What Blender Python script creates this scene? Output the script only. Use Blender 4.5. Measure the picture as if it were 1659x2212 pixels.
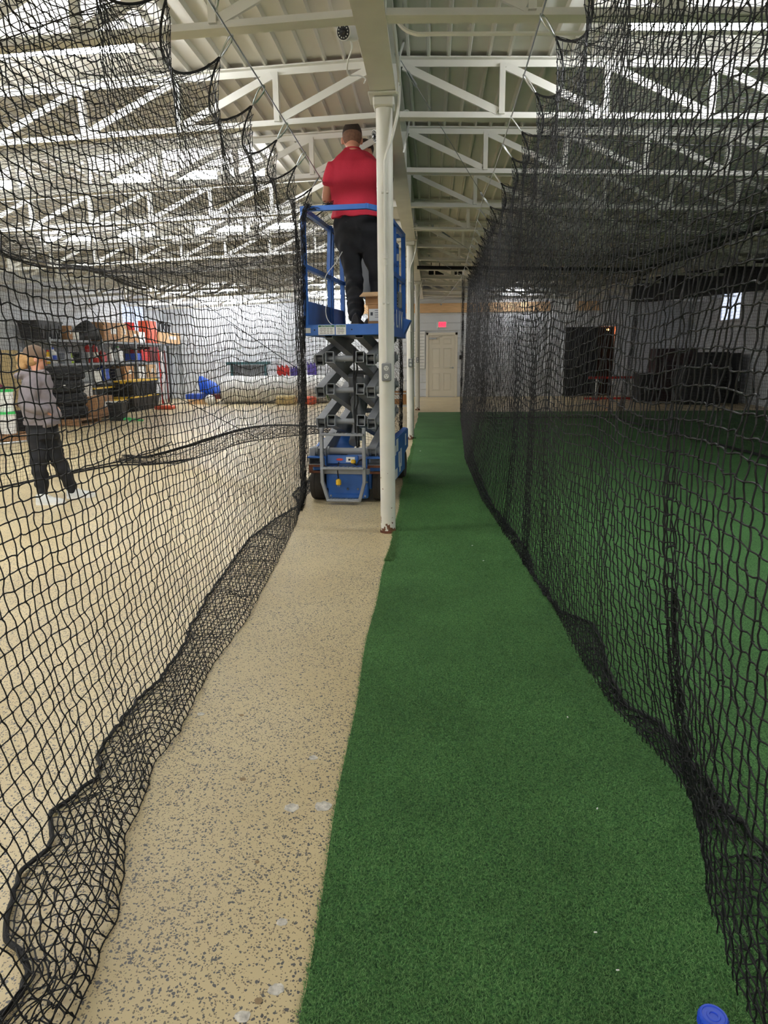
import bpy, math, random
import numpy as np
from mathutils import Vector, Matrix, Quaternion

for _o in list(bpy.data.objects):
    bpy.data.objects.remove(_o)
random.seed(7)
RNG = np.random.default_rng(7)
SC = bpy.context.scene
COL = SC.collection
PI = math.pi

# ------------------------------------------------------------------ camera
YAW, PITCH, ROLL, FPX, EYE = 0.0681, 0.2218, -0.0111, 1500.0, 1.40
_f = np.array([-math.sin(YAW) * math.cos(PITCH), math.cos(YAW) * math.cos(PITCH), -math.sin(PITCH)])
_r = np.array([math.cos(YAW), math.sin(YAW), 0.0])
_u = np.cross(_r, _f)
_r, _u = math.cos(ROLL) * _r + math.sin(ROLL) * _u, -math.sin(ROLL) * _r + math.cos(ROLL) * _u
cam_d = bpy.data.cameras.new('camera')
cam = bpy.data.objects.new('camera', cam_d)
COL.objects.link(cam)
cam.matrix_world = Matrix(((_r[0], _u[0], -_f[0], 0), (_r[1], _u[1], -_f[1], 0), (_r[2], _u[2], -_f[2], EYE), (0, 0, 0, 1)))
cam_d.sensor_fit = 'VERTICAL'
cam_d.sensor_height = 36.0
cam_d.lens = FPX * 36.0 / 2212.0
cam_d.clip_start = 0.05
cam_d.clip_end = 200
SC.camera = cam

# ------------------------------------------------------------------ world, exposure
w = bpy.data.worlds.new('world')
SC.world = w
w.use_nodes = True
w.node_tree.nodes['Background'].inputs[0].default_value = (0.75, 0.85, 1.0, 1)
w.node_tree.nodes['Background'].inputs[1].default_value = 1.0
SC.view_settings.view_transform = 'Standard'
SC.view_settings.look = 'None'
SC.view_settings.gamma = 1.0
SC.view_settings.use_curve_mapping = False
SC.view_settings.exposure = 0.12
LAMP = 66.0
SC.cycles.max_bounces = 7
SC.cycles.diffuse_bounces = 4
SC.cycles.glossy_bounces = 3
SC.cycles.transparent_max_bounces = 8
SC.cycles.caustics_reflective = False
SC.cycles.caustics_refractive = False

# ------------------------------------------------------------------ pixel -> place
def ray(a, b):
    return _f * FPX + _r * (a - 829.5) - _u * (b - 1106.0)
CAMP = np.array([0, 0, EYE])
def onZ(a, b, z=0.0):
    d = ray(a, b); return Vector(CAMP + d * ((z - EYE) / d[2]))
def onX(a, b, x):
    d = ray(a, b); return Vector(CAMP + d * (x / d[0]))
def onY(a, b, y):
    d = ray(a, b); return Vector(CAMP + d * (y / d[1]))

# ------------------------------------------------------------------ materials
def lin(c):
    return tuple(((x / 12.92) if x <= 0.04045 else ((x + 0.055) / 1.055) ** 2.4) for x in c)
def rgb(r, g, b):
    return lin((r / 255, g / 255, b / 255)) + (1.0,)
MATS = {}
def M(name, col, rough=0.55, metal=0.0, bump=0.0, bscale=60.0, var=0.0, vscale=6.0, stretch=None, spec=0.5, trans=0.0):
    m = bpy.data.materials.new(name); m.use_nodes = True
    nt = m.node_tree; b = nt.nodes['Principled BSDF']
    b.inputs['Base Color'].default_value = col
    b.inputs['Roughness'].default_value = rough
    b.inputs['Metallic'].default_value = metal
    b.inputs['Specular IOR Level'].default_value = spec
    b.inputs['Transmission Weight'].default_value = trans
    if var or bump:
        tc = nt.nodes.new('ShaderNodeTexCoord'); mp = nt.nodes.new('ShaderNodeMapping')
        nt.links.new(tc.outputs['Object'], mp.inputs[0])
        if stretch: mp.inputs['Scale'].default_value = stretch
    if var:
        n = nt.nodes.new('ShaderNodeTexNoise'); n.inputs['Scale'].default_value = vscale; n.inputs['Detail'].default_value = 6
        nt.links.new(mp.outputs[0], n.inputs['Vector'])
        mx = nt.nodes.new('ShaderNodeMix'); mx.data_type = 'RGBA'
        lo = tuple(max(0, c * (1 - var)) for c in col[:3]) + (1,)
        hi = tuple(min(1, c * (1 + var)) for c in col[:3]) + (1,)
        cr = nt.nodes.new('ShaderNodeMapRange'); cr.inputs[1].default_value = 0.3; cr.inputs[2].default_value = 0.7
        nt.links.new(n.outputs['Fac'], cr.inputs[0]); nt.links.new(cr.outputs[0], mx.inputs[0])
        mx.inputs[6].default_value = lo; mx.inputs[7].default_value = hi
        nt.links.new(mx.outputs[2], b.inputs['Base Color'])
    if bump:
        n2 = nt.nodes.new('ShaderNodeTexNoise'); n2.inputs['Scale'].default_value = bscale; n2.inputs['Detail'].default_value = 4
        nt.links.new(mp.outputs[0], n2.inputs['Vector'])
        bp = nt.nodes.new('ShaderNodeBump'); bp.inputs['Strength'].default_value = bump; bp.inputs['Distance'].default_value = 0.01
        nt.links.new(n2.outputs['Fac'], bp.inputs['Height']); nt.links.new(bp.outputs[0], b.inputs['Normal'])
    MATS[name] = m
    return m
def EM(name, col, s):
    m = bpy.data.materials.new(name); m.use_nodes = True
    nt = m.node_tree; nt.nodes.remove(nt.nodes['Principled BSDF'])
    e = nt.nodes.new('ShaderNodeEmission'); e.inputs[0].default_value = col; e.inputs[1].default_value = s
    nt.links.new(e.outputs[0], nt.nodes['Material Output'].inputs[0])
    MATS[name] = m; return m

# ------------------------------------------------------------------ mesh building
class MB:
    def __init__(s): s.v = []; s.f = []
    def add(s, vs, fs):
        o = len(s.v); s.v += [tuple(p) for p in vs]; s.f += [tuple(i + o for i in q) for q in fs]; return s
    def box(s, x0, x1, y0, y1, z0, z1, R=None, at=None):
        vs = [Vector((x, y, z)) for z in (z0, z1) for y in (y0, y1) for x in (x0, x1)]
        if R is not None: vs = [R @ p for p in vs]
        if at is not None: vs = [p + Vector(at) for p in vs]
        return s.add(vs, [(0, 2, 3, 1), (4, 5, 7, 6), (0, 1, 5, 4), (2, 6, 7, 3), (0, 4, 6, 2), (1, 3, 7, 5)])
    def cbox(s, c, d, R=None, b=0.0):
        x, y, z = d[0] / 2, d[1] / 2, d[2] / 2
        if b <= 0: return s.box(-x, x, -y, y, -z, z, R, c)
        b = min(b, x * .9, y * .9, z * .9)
        vs = []
        for sx in (-1, 1):
            for sy in (-1, 1):
                for sz in (-1, 1):
                    vs += [Vector((sx * (x - b), sy * (y - b), sz * z)), Vector((sx * (x - b), sy * y, sz * (z - b))), Vector((sx * x, sy * (y - b), sz * (z - b)))]
        return s.hull(vs, R, c)
    def hull(s, vs, R=None, at=None):
        import bmesh
        bm = bmesh.new()
        for p in vs: bm.verts.new(p)
        r = bmesh.ops.convex_hull(bm, input=bm.verts)
        bmesh.ops.dissolve_limit(bm, angle_limit=0.01, verts=bm.verts, edges=bm.edges)
        bm.verts.index_update()
        pv = [v.co.copy() for v in bm.verts]
        if R is not None: pv = [R @ p for p in pv]
        if at is not None: pv = [p + Vector(at) for p in pv]
        fs = [[v.index for v in f.verts] for f in bm.faces]
        bm.free()
        return s.add(pv, fs)
    def bar(s, a, b, wd, ht, up=(0, 0, 1), ext=0.0):
        a = Vector(a); b = Vector(b); d = (b - a).normalized(); a = a - d * ext; b = b + d * ext
        u = Vector(up); sd = d.cross(u)
        if sd.length < 1e-4: sd = d.cross(Vector((1, 0, 0)))
        sd.normalize(); u = sd.cross(d)
        vs = [p + sd * (i * wd / 2) + u * (j * ht / 2) for p in (a, b) for i, j in ((-1, -1), (1, -1), (1, 1), (-1, 1))]
        return s.add(vs, [(3, 2, 1, 0), (4, 5, 6, 7), (0, 1, 5, 4), (1, 2, 6, 5), (2, 3, 7, 6), (3, 0, 4, 7)])
    def tube(s, pts, r, n=8, cap=True, closed=False, flat=1.0):
        pts = [Vector(p) for p in pts]; N = len(pts)
        rs = r if hasattr(r, '__len__') else [r] * N
        o = len(s.v); prev = None
        for i, p in enumerate(pts):
            if closed: t = pts[(i + 1) % N] - pts[i - 1]
            else: t = pts[min(i + 1, N - 1)] - pts[max(i - 1, 0)]
            if t.length < 1e-9: t = Vector((0, 0, 1))
            t.normalize()
            if prev is None:
                a = Vector((0, 0, 1)) if abs(t.z) < 0.9 else Vector((1, 0, 0))
            else: a = prev
            sd = (a - t * a.dot(t))
            if sd.length < 1e-6: sd = t.orthogonal()
            sd.normalize(); prev = sd; bt = t.cross(sd)
            for k in range(n):
                an = 2 * PI * k / n
                q = p + (sd * math.cos(an) + bt * math.sin(an) * flat) * rs[i]
                s.v.append(tuple(q))
        m = N if closed else N - 1
        for i in range(m):
            j = (i + 1) % N
            for k in range(n):
                k2 = (k + 1) % n
                s.f.append((o + i * n + k, o + i * n + k2, o + j * n + k2, o + j * n + k))
        if cap and not closed:
            s.f.append(tuple(o + k for k in reversed(range(n)))); s.f.append(tuple(o + (N - 1) * n + k for k in range(n)))
        return s
    def cyl(s, a, b, r, n=16, r2=None):
        return s.tube([a, b], [r, r if r2 is None else r2], n)
    def lathe(s, prof, n=20, at=(0, 0, 0), R=None, sx=1.0, sy=1.0):
        o = len(s.v); A = Vector(at)
        for (r, z) in prof:
            for k in range(n):
                an = 2 * PI * k / n
                p = Vector((r * sx * math.cos(an), r * sy * math.sin(an), z))
                if R is not None: p = R @ p
                s.v.append(tuple(p + A))
        for i in range(len(prof) - 1):
            for k in range(n):
                k2 = (k + 1) % n
                s.f.append((o + i * n + k, o + i * n + k2, o + (i + 1) * n + k2, o + (i + 1) * n + k))
        s.f.append(tuple(o + k for k in reversed(range(n))))
        s.f.append(tuple(o + (len(prof) - 1) * n + k for k in range(n)))
        return s
    def rings(s, rs):
        """loft of closed rings, capped"""
        o = len(s.v); n = len(rs[0])
        for r in rs: s.v += [tuple(p) for p in r]
        for i in range(len(rs) - 1):
            for k in range(n):
                k2 = (k + 1) % n
                s.f.append((o + i * n + k, o + i * n + k2, o + (i + 1) * n + k2, o + (i + 1) * n + k))
        s.f.append(tuple(o + k for k in reversed(range(n))))
        s.f.append(tuple(o + (len(rs) - 1) * n + k for k in range(n)))
        return s
    def ball(s, c, r, n=12, m=8, R=None):
        rx, ry, rz = (r, r, r) if not hasattr(r, '__len__') else r
        rs = []
        for i in range(m + 1):
            t = PI * (i + 0.02) / (m + 0.04) - PI / 2
            ring = []
            for k in range(n):
                p = Vector((rx * math.cos(t) * math.cos(2 * PI * k / n), ry * math.cos(t) * math.sin(2 * PI * k / n), rz * math.sin(t)))
                if R is not None: p = R @ p
                ring.append(p + Vector(c))
            rs.append(ring)
        return s.rings(rs)
    def mesh(s, name, mat=None, smooth=False):
        me = bpy.data.meshes.new(name)
        me.from_pydata(s.v, [], s.f); me.update()
        if mat: me.materials.append(MATS[mat] if isinstance(mat, str) else mat)
        if smooth:
            me.polygons.foreach_set('use_smooth', [True] * len(me.polygons))
            try: me.set_sharp_from_angle(angle=math.radians(40))
            except Exception: pass
        return me
    def build(s, name, mat=None, parent=None, smooth=False, kind=None, label=None):
        return obj(name, s.mesh(name, mat, smooth), parent, kind, label)

def obj(name, me, parent=None, kind=None, label=None):
    o = bpy.data.objects.new(name, me); COL.objects.link(o)
    if parent is not None: o.parent = parent
    if kind: o['kind'] = kind
    if label: o['label'] = label
    return o
def tag(o, label, cat, group=None):
    o['label'] = label; o['category'] = cat
    if group: o['group'] = group
    return o
def thing(name, label, cat, loc=(0, 0, 0), rz=0.0, group=None):
    o = bpy.data.objects.new(name, None); COL.objects.link(o)
    o.empty_display_size = 0.1
    o.location = loc; o.rotation_euler = (0, 0, rz)
    return tag(o, label, cat, group)
def copy_tree(o, parent=None):
    c = o.copy(); COL.objects.link(c)
    if parent is not None: c.parent = parent
    for ch in list(o.children):
        copy_tree(ch, c)
    return c
def struct(o, label=None):
    o['kind'] = 'structure'
    if label: o['label'] = label
    return o
def text_mb(body, size, mat, name, parent, M4, depth=0.002, align='CENTER', label=None):
    cu = bpy.data.curves.new('lettering', 'FONT'); cu.body = body; cu.size = size; cu.extrude = depth
    cu.align_x = align; cu.align_y = 'CENTER'; cu.resolution_u = 2
    to = bpy.data.objects.new('lettering_source', cu); COL.objects.link(to)
    bpy.context.view_layer.update()
    me = bpy.data.meshes.new_from_object(to.evaluated_get(bpy.context.evaluated_depsgraph_get()))
    bpy.data.objects.remove(to); bpy.data.curves.remove(cu)
    me.name = name; me.transform(M4); me.materials.clear(); me.materials.append(MATS[mat])
    return obj(name, me, parent, None, label)
def lerp(a, b, t): return a + (b - a) * t
def catenary(a, b, sag, n=10):
    a = Vector(a); b = Vector(b)
    return [a.lerp(b, t / n) - Vector((0, 0, sag * 4 * (t / n) * (1 - t / n))) for t in range(n + 1)]
def smooth_path(pts, n=6):
    """Catmull-Rom through points"""
    P = [Vector(p) for p in pts]; out = []
    for i in range(len(P) - 1):
        p0 = P[max(i - 1, 0)]; p1 = P[i]; p2 = P[i + 1]; p3 = P[min(i + 2, len(P) - 1)]
        for k in range(n):
            t = k / n
            out.append(0.5 * ((2 * p1) + (p2 - p0) * t + (2 * p0 - 5 * p1 + 4 * p2 - p3) * t * t + (3 * p1 - p0 - 3 * p2 + p3) * t ** 3))
    out.append(P[-1]); return out

# ------------------------------------------------------------------ palette
M('white_paint', rgb(230, 229, 222), 0.5, var=0.05, vscale=3)
M('deck_paint', rgb(226, 224, 217), 0.6, var=0.05, vscale=2)
M('girder_paint', rgb(226, 224, 217), 0.45, var=0.06, vscale=4)
M('siding', rgb(214, 218, 224), 0.5, var=0.04, vscale=3)
M('drywall', rgb(214, 216, 218), 0.7)
M('fresh_wood', rgb(222, 184, 140), 0.65, var=0.14, vscale=3, stretch=(1, 8, 12))
M('wood', rgb(150, 112, 78), 0.75, var=0.25, vscale=5, stretch=(2, 9, 9))
M('door_paint', rgb(226, 220, 205), 0.45)
M('lift_blue', rgb(52, 108, 190), 0.4, var=0.12, vscale=8)
M('grey_paint', rgb(142, 145, 149), 0.45, var=0.14, vscale=7)
M('grey_dark', rgb(70, 74, 80), 0.5, var=0.15, vscale=7)
M('steel', rgb(170, 174, 178), 0.35, 0.85, var=0.1, vscale=12)
M('galv', rgb(205, 208, 210), 0.3, 0.9)
M('alu', rgb(200, 202, 204), 0.35, 0.8)
M('tyre', rgb(52, 48, 44), 0.9, bump=0.3, bscale=40, var=0.2)
M('rubber', rgb(34, 35, 38), 0.85, var=0.15)
M('black_plastic', rgb(24, 25, 28), 0.5, var=0.1)
M('black', rgb(12, 12, 14), 0.7)
M('rust', rgb(104, 62, 42), 0.85, var=0.35, vscale=14)
M('netting', rgb(9, 9, 12), 0.55, spec=0.4)
M('net_rope', rgb(12, 12, 15), 0.75, bump=0.4, bscale=300)
M('cardboard', rgb(178, 134, 92), 0.8, var=0.1, vscale=8)
M('cardboard_pale', rgb(206, 170, 128), 0.8, var=0.08, vscale=8)
M('white_plastic', rgb(235, 236, 234), 0.45)
M('paper', rgb(232, 233, 230), 0.7)
M('label_green', rgb(44, 108, 78), 0.6)
M('ink', rgb(70, 74, 78), 0.7)
M('red_plastic', rgb(196, 40, 34), 0.45)
M('red_dark', rgb(92, 26, 30), 0.6, var=0.15)
M('maroon', rgb(96, 26, 44), 0.8, var=0.15)
M('orange', rgb(202, 82, 50), 0.5)
M('yellow', rgb(232, 186, 44), 0.5)
M('yellow_lid', rgb(226, 186, 48), 0.5)
M('blue_plastic', rgb(40, 82, 190), 0.45)
M('blue_tarp', rgb(34, 92, 205), 0.5, bump=0.5, bscale=12)
M('purple', rgb(74, 60, 140), 0.6)
M('green_plastic', rgb(60, 190, 96), 0.5)
M('neon', rgb(196, 232, 70), 0.5)
M('teal_metal', rgb(60, 100, 104), 0.5)
M('plywood', rgb(214, 192, 142), 0.7, var=0.1, vscale=3, stretch=(6, 6, 1))
M('shelf_grey', rgb(128, 132, 136), 0.5, 0.3, var=0.1)
M('roll_white', rgb(232, 233, 232), 0.7, bump=0.3, bscale=18, var=0.04)
M('dark_fabric', rgb(26, 27, 32), 0.85, var=0.15, vscale=5)
M('dark_maroon', rgb(52, 24, 28), 0.6, var=0.2)
M('glass_dark', rgb(20, 24, 30), 0.1)
M('red_shirt', rgb(196, 42, 66), 0.85, bump=0.25, bscale=260, var=0.06, vscale=120)
M('black_trousers', rgb(24, 25, 31), 0.85, bump=0.3, bscale=30, var=0.12, vscale=20)
M('grey_trousers', rgb(132, 134, 138), 0.7, bump=0.4, bscale=20, var=0.12)
M('grey_hoodie', rgb(128, 121, 126), 0.9, bump=0.3, bscale=200, var=0.07, vscale=30)
M('skin', rgb(208, 150, 124), 0.55, var=0.07, vscale=12)
M('hair_brown', rgb(52, 38, 32), 0.75, bump=0.6, bscale=220, var=0.25, vscale=60)
M('hair_blond', rgb(190, 150, 100), 0.6, bump=0.7, bscale=60, var=0.25, vscale=40, stretch=(1, 1, 6))
M('cap_taupe', rgb(112, 92, 76), 0.85, var=0.08)
M('shoe_white', rgb(206, 208, 206), 0.6)
M('shoe_dark', rgb(46, 44, 46), 0.8, var=0.2)
M('sole', rgb(176, 166, 148), 0.8)
M('cap_blue', rgb(44, 84, 214), 0.35)
EM('tube_light', (0.97, 0.985, 1.0, 1), LAMP)
EM('exit_red', rgb(255, 70, 92), 1.6)
EM('exit_letter', rgb(255, 30, 60), 2.6)
EM('day_pane', rgb(214, 226, 255), 1.5)
EM('warm_bulb', rgb(255, 120, 60), 60.0)

def floor_material():
    m = bpy.data.materials.new('speckled_floor'); m.use_nodes = True; MATS['speckled_floor'] = m
    nt = m.node_tree; L = nt.links.new; b = nt.nodes['Principled BSDF']
    tc = nt.nodes.new('ShaderNodeTexCoord')
    dn = nt.nodes.new('ShaderNodeTexNoise'); dn.inputs['Scale'].default_value = 60; dn.inputs['Detail'].default_value = 2
    L(tc.outputs['Object'], dn.inputs['Vector'])
    ad = nt.nodes.new('ShaderNodeVectorMath'); ad.operation = 'MULTIPLY_ADD'
    L(dn.outputs['Color'], ad.inputs[0]); ad.inputs[1].default_value = (0.014, 0.014, 0); L(tc.outputs['Object'], ad.inputs[2])
    def chips(scale, thr, dens, nm):
        v = nt.nodes.new('ShaderNodeTexVoronoi'); v.inputs['Scale'].default_value = scale; v.voronoi_dimensions = '2D'
        L(ad.outputs[0], v.inputs['Vector'])
        lt = nt.nodes.new('ShaderNodeMath'); lt.operation = 'LESS_THAN'; L(v.outputs['Distance'], lt.inputs[0])
        sp = nt.nodes.new('ShaderNodeSeparateColor'); L(v.outputs['Color'], sp.inputs[0])
        mr = nt.nodes.new('ShaderNodeMath'); mr.operation = 'MULTIPLY'; L(sp.outputs[1], mr.inputs[0]); mr.inputs[1].default_value = thr
        L(mr.outputs[0], lt.inputs[1])
        cn = nt.nodes.new('ShaderNodeTexNoise'); cn.inputs['Scale'].default_value = 1.6; cn.inputs['Detail'].default_value = 3
        L(tc.outputs['Object'], cn.inputs['Vector'])
        cm = nt.nodes.new('ShaderNodeMath'); cm.operation = 'MULTIPLY'; L(cn.outputs['Fac'], cm.inputs[0]); cm.inputs[1].default_value = dens
        l2 = nt.nodes.new('ShaderNodeMath'); l2.operation = 'LESS_THAN'; L(sp.outputs[0], l2.inputs[0]); L(cm.outputs[0], l2.inputs[1])
        an = nt.nodes.new('ShaderNodeMath'); an.operation = 'MULTIPLY'; L(lt.outputs[0], an.inputs[0]); L(l2.outputs[0], an.inputs[1])
        return an, sp
    c1, s1 = chips(118, 0.56, 0.62, 'a')
    c2, s2 = chips(200, 0.6, 0.7, 'b')
    base = nt.nodes.new('ShaderNodeTexNoise'); base.inputs['Scale'].default_value = 1.1; base.inputs['Detail'].default_value = 8
    L(tc.outputs['Object'], base.inputs['Vector'])
    mr = nt.nodes.new('ShaderNodeMapRange'); mr.inputs[1].default_value = 0.3; mr.inputs[2].default_value = 0.7; L(base.outputs['Fac'], mr.inputs[0])
    mb = nt.nodes.new('ShaderNodeMix'); mb.data_type = 'RGBA'; mb.inputs[6].default_value = rgb(199, 180, 138); mb.inputs[7].default_value = rgb(215, 198, 157)
    L(mr.outputs[0], mb.inputs[0])
    k2 = nt.nodes.new('ShaderNodeMix'); k2.data_type = 'RGBA'; L(c2.outputs[0], k2.inputs[0]); L(mb.outputs[2], k2.inputs[6]); k2.inputs[7].default_value = rgb(122, 110, 92)
    k1 = nt.nodes.new('ShaderNodeMix'); k1.data_type = 'RGBA'; L(c1.outputs[0], k1.inputs[0]); L(k2.outputs[2], k1.inputs[6]); k1.inputs[7].default_value = rgb(92, 90, 90)
    L(k1.outputs[2], b.inputs['Base Color'])
    rn = nt.nodes.new('ShaderNodeTexNoise'); rn.inputs['Scale'].default_value = 3; rn.inputs['Detail'].default_value = 5
    L(tc.outputs['Object'], rn.inputs['Vector'])
    rm = nt.nodes.new('ShaderNodeMapRange'); rm.inputs[3].default_value = 0.28; rm.inputs[4].default_value = 0.5; L(rn.outputs['Fac'], rm.inputs[0])
    L(rm.outputs[0], b.inputs['Roughness'])
    b.inputs['Specular IOR Level'].default_value = 0.45
floor_material()
def turf_material(name, c0, c1):
    m = bpy.data.materials.new(name); m.use_nodes = True; MATS[name] = m
    nt = m.node_tree; L = nt.links.new; b = nt.nodes['Principled BSDF']
    tc = nt.nodes.new('ShaderNodeTexCoord')
    n = nt.nodes.new('ShaderNodeTexNoise'); n.inputs['Scale'].default_value = 170; n.inputs['Detail'].default_value = 3
    L(tc.outputs['Object'], n.inputs['Vector'])
    mr = nt.nodes.new('ShaderNodeMapRange'); mr.inputs[1].default_value = 0.32; mr.inputs[2].default_value = 0.68; L(n.outputs['Fac'], mr.inputs[0])
    mx = nt.nodes.new('ShaderNodeMix'); mx.data_type = 'RGBA'; L(mr.outputs[0], mx.inputs[0])
    mx.inputs[6].default_value = c0; mx.inputs[7].default_value = c1
    n3 = nt.nodes.new('ShaderNodeTexNoise'); n3.inputs['Scale'].default_value = 2.2; n3.inputs['Detail'].default_value = 4
    L(tc.outputs['Object'], n3.inputs['Vector'])
    hs = nt.nodes.new('ShaderNodeHueSaturation'); L(mx.outputs[2], hs.inputs['Color'])
    vr = nt.nodes.new('ShaderNodeMapRange'); vr.inputs[1].default_value = 0.3; vr.inputs[2].default_value = 0.7; vr.inputs[3].default_value = 0.86; vr.inputs[4].default_value = 1.14
    L(n3.outputs['Fac'], vr.inputs[0]); L(vr.outputs[0], hs.inputs['Value'])
    L(hs.outputs[0], b.inputs['Base Color'])
    b.inputs['Roughness'].default_value = 0.8; b.inputs['Specular IOR Level'].default_value = 0.25
    bp = nt.nodes.new('ShaderNodeBump'); bp.inputs['Strength'].default_value = 0.8; bp.inputs['Distance'].default_value = 0.008
    L(n.outputs['Fac'], bp.inputs['Height']); L(bp.outputs[0], b.inputs['Normal'])
turf_material('turf', rgb(40, 74, 42), rgb(88, 138, 76))
turf_material('turf_fibre', rgb(66, 104, 60), rgb(126, 168, 104))
# ================================================================== the setting
XL, XR, YB, YF = -9.1, 8.6, 24.0, -7.0
RIDGE = -0.34
def deck_z(x): return 3.63 - 0.036 * abs(x - RIDGE)

b = MB(); b.box(XL - .2, XR + .2, YF - .2, YB + .2, -0.15, 0.0)
floor = struct(b.build('floor', 'speckled_floor'), 'beige painted concrete floor with dark speckles')
# spalled patches in the coating
M('spall', rgb(208, 203, 194), 0.8, bump=0.6, bscale=90, var=0.35, vscale=55)
M('spall_tan', rgb(150, 128, 98), 0.8, bump=0.4, bscale=90, var=0.15, vscale=55)
for k, (u, v, ru, mt) in enumerate([(630, 1745, 17, 'spall'), (697, 1742, 19, 'spall'), (677, 1637, 10, 'spall'), (609, 1992, 12, 'spall'),
                                 (597, 2138, 17, 'spall'), (559, 2162, 9, 'spall_tan'), (523, 2196, 17, 'spall'), (434, 1543, 8, 'spall'),
                                 (525, 1683, 7, 'spall_tan'), (1000 - 478, 1545, 5, 'spall_tan'), (555, 1862, 5, 'spall_tan')]):
    p = onZ(u, v); q = onZ(u + ru, v); r0 = (q - p).length
    rr = [r0 * (0.85 + 0.3 * random.random()) for _ in range(16)]
    top = [(p.x + rr[i] * math.cos(i * PI / 8), p.y + 0.85 * rr[i] * math.sin(i * PI / 8), 0.0015) for i in range(16)]
    low = [(x * 1.0, y, -0.002) for x, y, z in top]
    m = MB(); m.rings([low, top]); m.build('floor_patch', mt, floor)

# artificial turf
TX0, TX1, TY0, TY1 = -0.30, 8.35, -2.0, 17.4
m = MB()
ys = np.linspace(TY0, TY1, 160)
edge = [(TX0 + 0.012 * math.sin(y * 1.3) + 0.006 * math.sin(y * 5.1 + 1) + (0.015 if y < 2.4 else 0.0) * (2.4 - y) * 0.5, y) for y in ys]
lo = [(x, y, 0.002) for x, y in edge] + [(TX1, TY1, 0.002), (TX1, TY0, 0.002)]
hi = [(x, y, 0.014) for x, y in edge] + [(TX1, TY1, 0.014), (TX1, TY0, 0.014)]
m.rings([hi[::-1], lo[::-1]][::-1])
turf = tag(m.build('turf_mat', 'turf'), 'dark green artificial turf mat covering the floor right of the columns', 'turf')
def blades(n, y0, y1, x0f, x1f, ln, wd, seed):
    rg = np.random.default_rng(seed)
    y = y0 + (y1 - y0) * rg.random(n) ** 2.0
    xl = np.interp(y, ys, [e[0] for e in edge]) + x0f
    x = xl + (x1f - xl) * rg.random(n)
    an = rg.random(n) * 2 * PI; tl = rg.normal(0, 0.010, (n, 2))
    h = ln * (0.6 + 0.6 * rg.random(n))
    V = np.empty((n, 3, 3))
    V[:, 0] = np.stack([x - wd * np.cos(an), y - wd * np.sin(an), np.full(n, 0.011)], 1)
    V[:, 1] = np.stack([x + wd * np.cos(an), y + wd * np.sin(an), np.full(n, 0.011)], 1)
    V[:, 2] = np.stack([x + tl[:, 0], y + tl[:, 1], 0.011 + h], 1)
    return V.reshape(-1, 3)
def tri_mesh(name, V, mat):
    n = len(V) // 3
    me = bpy.data.meshes.new(name); me.vertices.add(len(V)); me.vertices.foreach_set('co', V.astype(np.float32).ravel())
    me.loops.add(len(V)); me.loops.foreach_set('vertex_index', np.arange(len(V), dtype=np.int32))
    me.polygons.add(n); me.polygons.foreach_set('loop_start', np.arange(0, 3 * n, 3, dtype=np.int32))
    me.update(calc_edges=True); me.materials.append(MATS[mat]); return me
V = np.concatenate([blades(260000, 1.0, 7.5, -0.006, 1.1, 0.013, 0.0012, 1), blades(9000, 4.6, 12, -0.006, -0.25, 0.014, 0.0016, 2)])
o = obj('turf_fibres', tri_mesh('turf_fibres', V, 'turf_fibre'), turf, 'stuff')
# white lint on the turf
for k, (u, v) in enumerate([(1044, 1213), (1226, 1552), (1290, 1750), (1286, 2018), (1334, 2100), (1020, 1180), (908, 975)]):
    p = onZ(u, v, 0.02); m = MB(); a = random.random() * 3
    m.cbox((p.x, p.y, 0.026), (0.006 + 0.0018 * p.y, 0.0035 + .0005 * p.y, 0.003), Matrix.Rotation(a, 3, 'Z'), b=0.0015)
    tag(m.build('lint_scrap', 'paper'), 'tiny white scrap lying on the green turf', 'scrap', 'scraps on the turf')

# walls with lap siding courses
def siding_wall(name, axis, pos, a0, a1, ztop, course=0.242, sgn=1, gaps=(), hole=None):
    """axis 'y': wall in plane y=pos facing -y ; 'x': plane x=pos, facing sgn"""
    b = MB()
    if axis == 'y' and hole:
        b.box(a0, hole[0], pos, pos + 0.15, 0, ztop); b.box(hole[1], a1, pos, pos + 0.15, 0, ztop); b.box(hole[0], hole[1], pos, pos + 0.15, hole[2], ztop)
    elif axis == 'y': b.box(a0, a1, pos, pos + 0.15, 0, ztop)
    else: b.box(min(pos, pos - sgn * 0.15), max(pos, pos - sgn * 0.15), a0, a1, 0, ztop)
    wo = struct(b.build(name, 'drywall'))
    z = 0.02; cache = {}
    while z < ztop - 0.05:
        z1 = min(z + course, ztop); segs = [(a0, a1)]
        for (g0, g1, gz0, gz1) in gaps:
            if z < gz1 - 0.02 and z1 > gz0 + 0.02:
                ns = []
                for (s0, s1) in segs:
                    if g1 <= s0 or g0 >= s1: ns.append((s0, s1)); continue
                    if g0 > s0: ns.append((s0, g0))
                    if g1 < s1: ns.append((g1, s1))
                segs = ns
        for (s0, s1) in segs:
            m = MB()
            prof = [(0.0, z), (0.024, z), (0.026, z + 0.012), (0.010, z1 - 0.004), (0.0, z1)]
            r0 = []; r1 = []
            for (d, zz) in prof:
                if axis == 'y': r0.append((s0, pos - d, zz)); r1.append((s1, pos - d, zz))
                else: r0.append((pos + sgn * d, s0, zz)); r1.append((pos + sgn * d, s1, zz))
            m.rings([r0, r1]); m.build('siding_panel', 'siding', wo)
        z = z1
    return wo
DX0, DX1, DZ = -0.10, 0.83, 2.06       # white door
BX0, BX1, BZ = 4.42, 6.05, 2.24       # dark doorway
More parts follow.
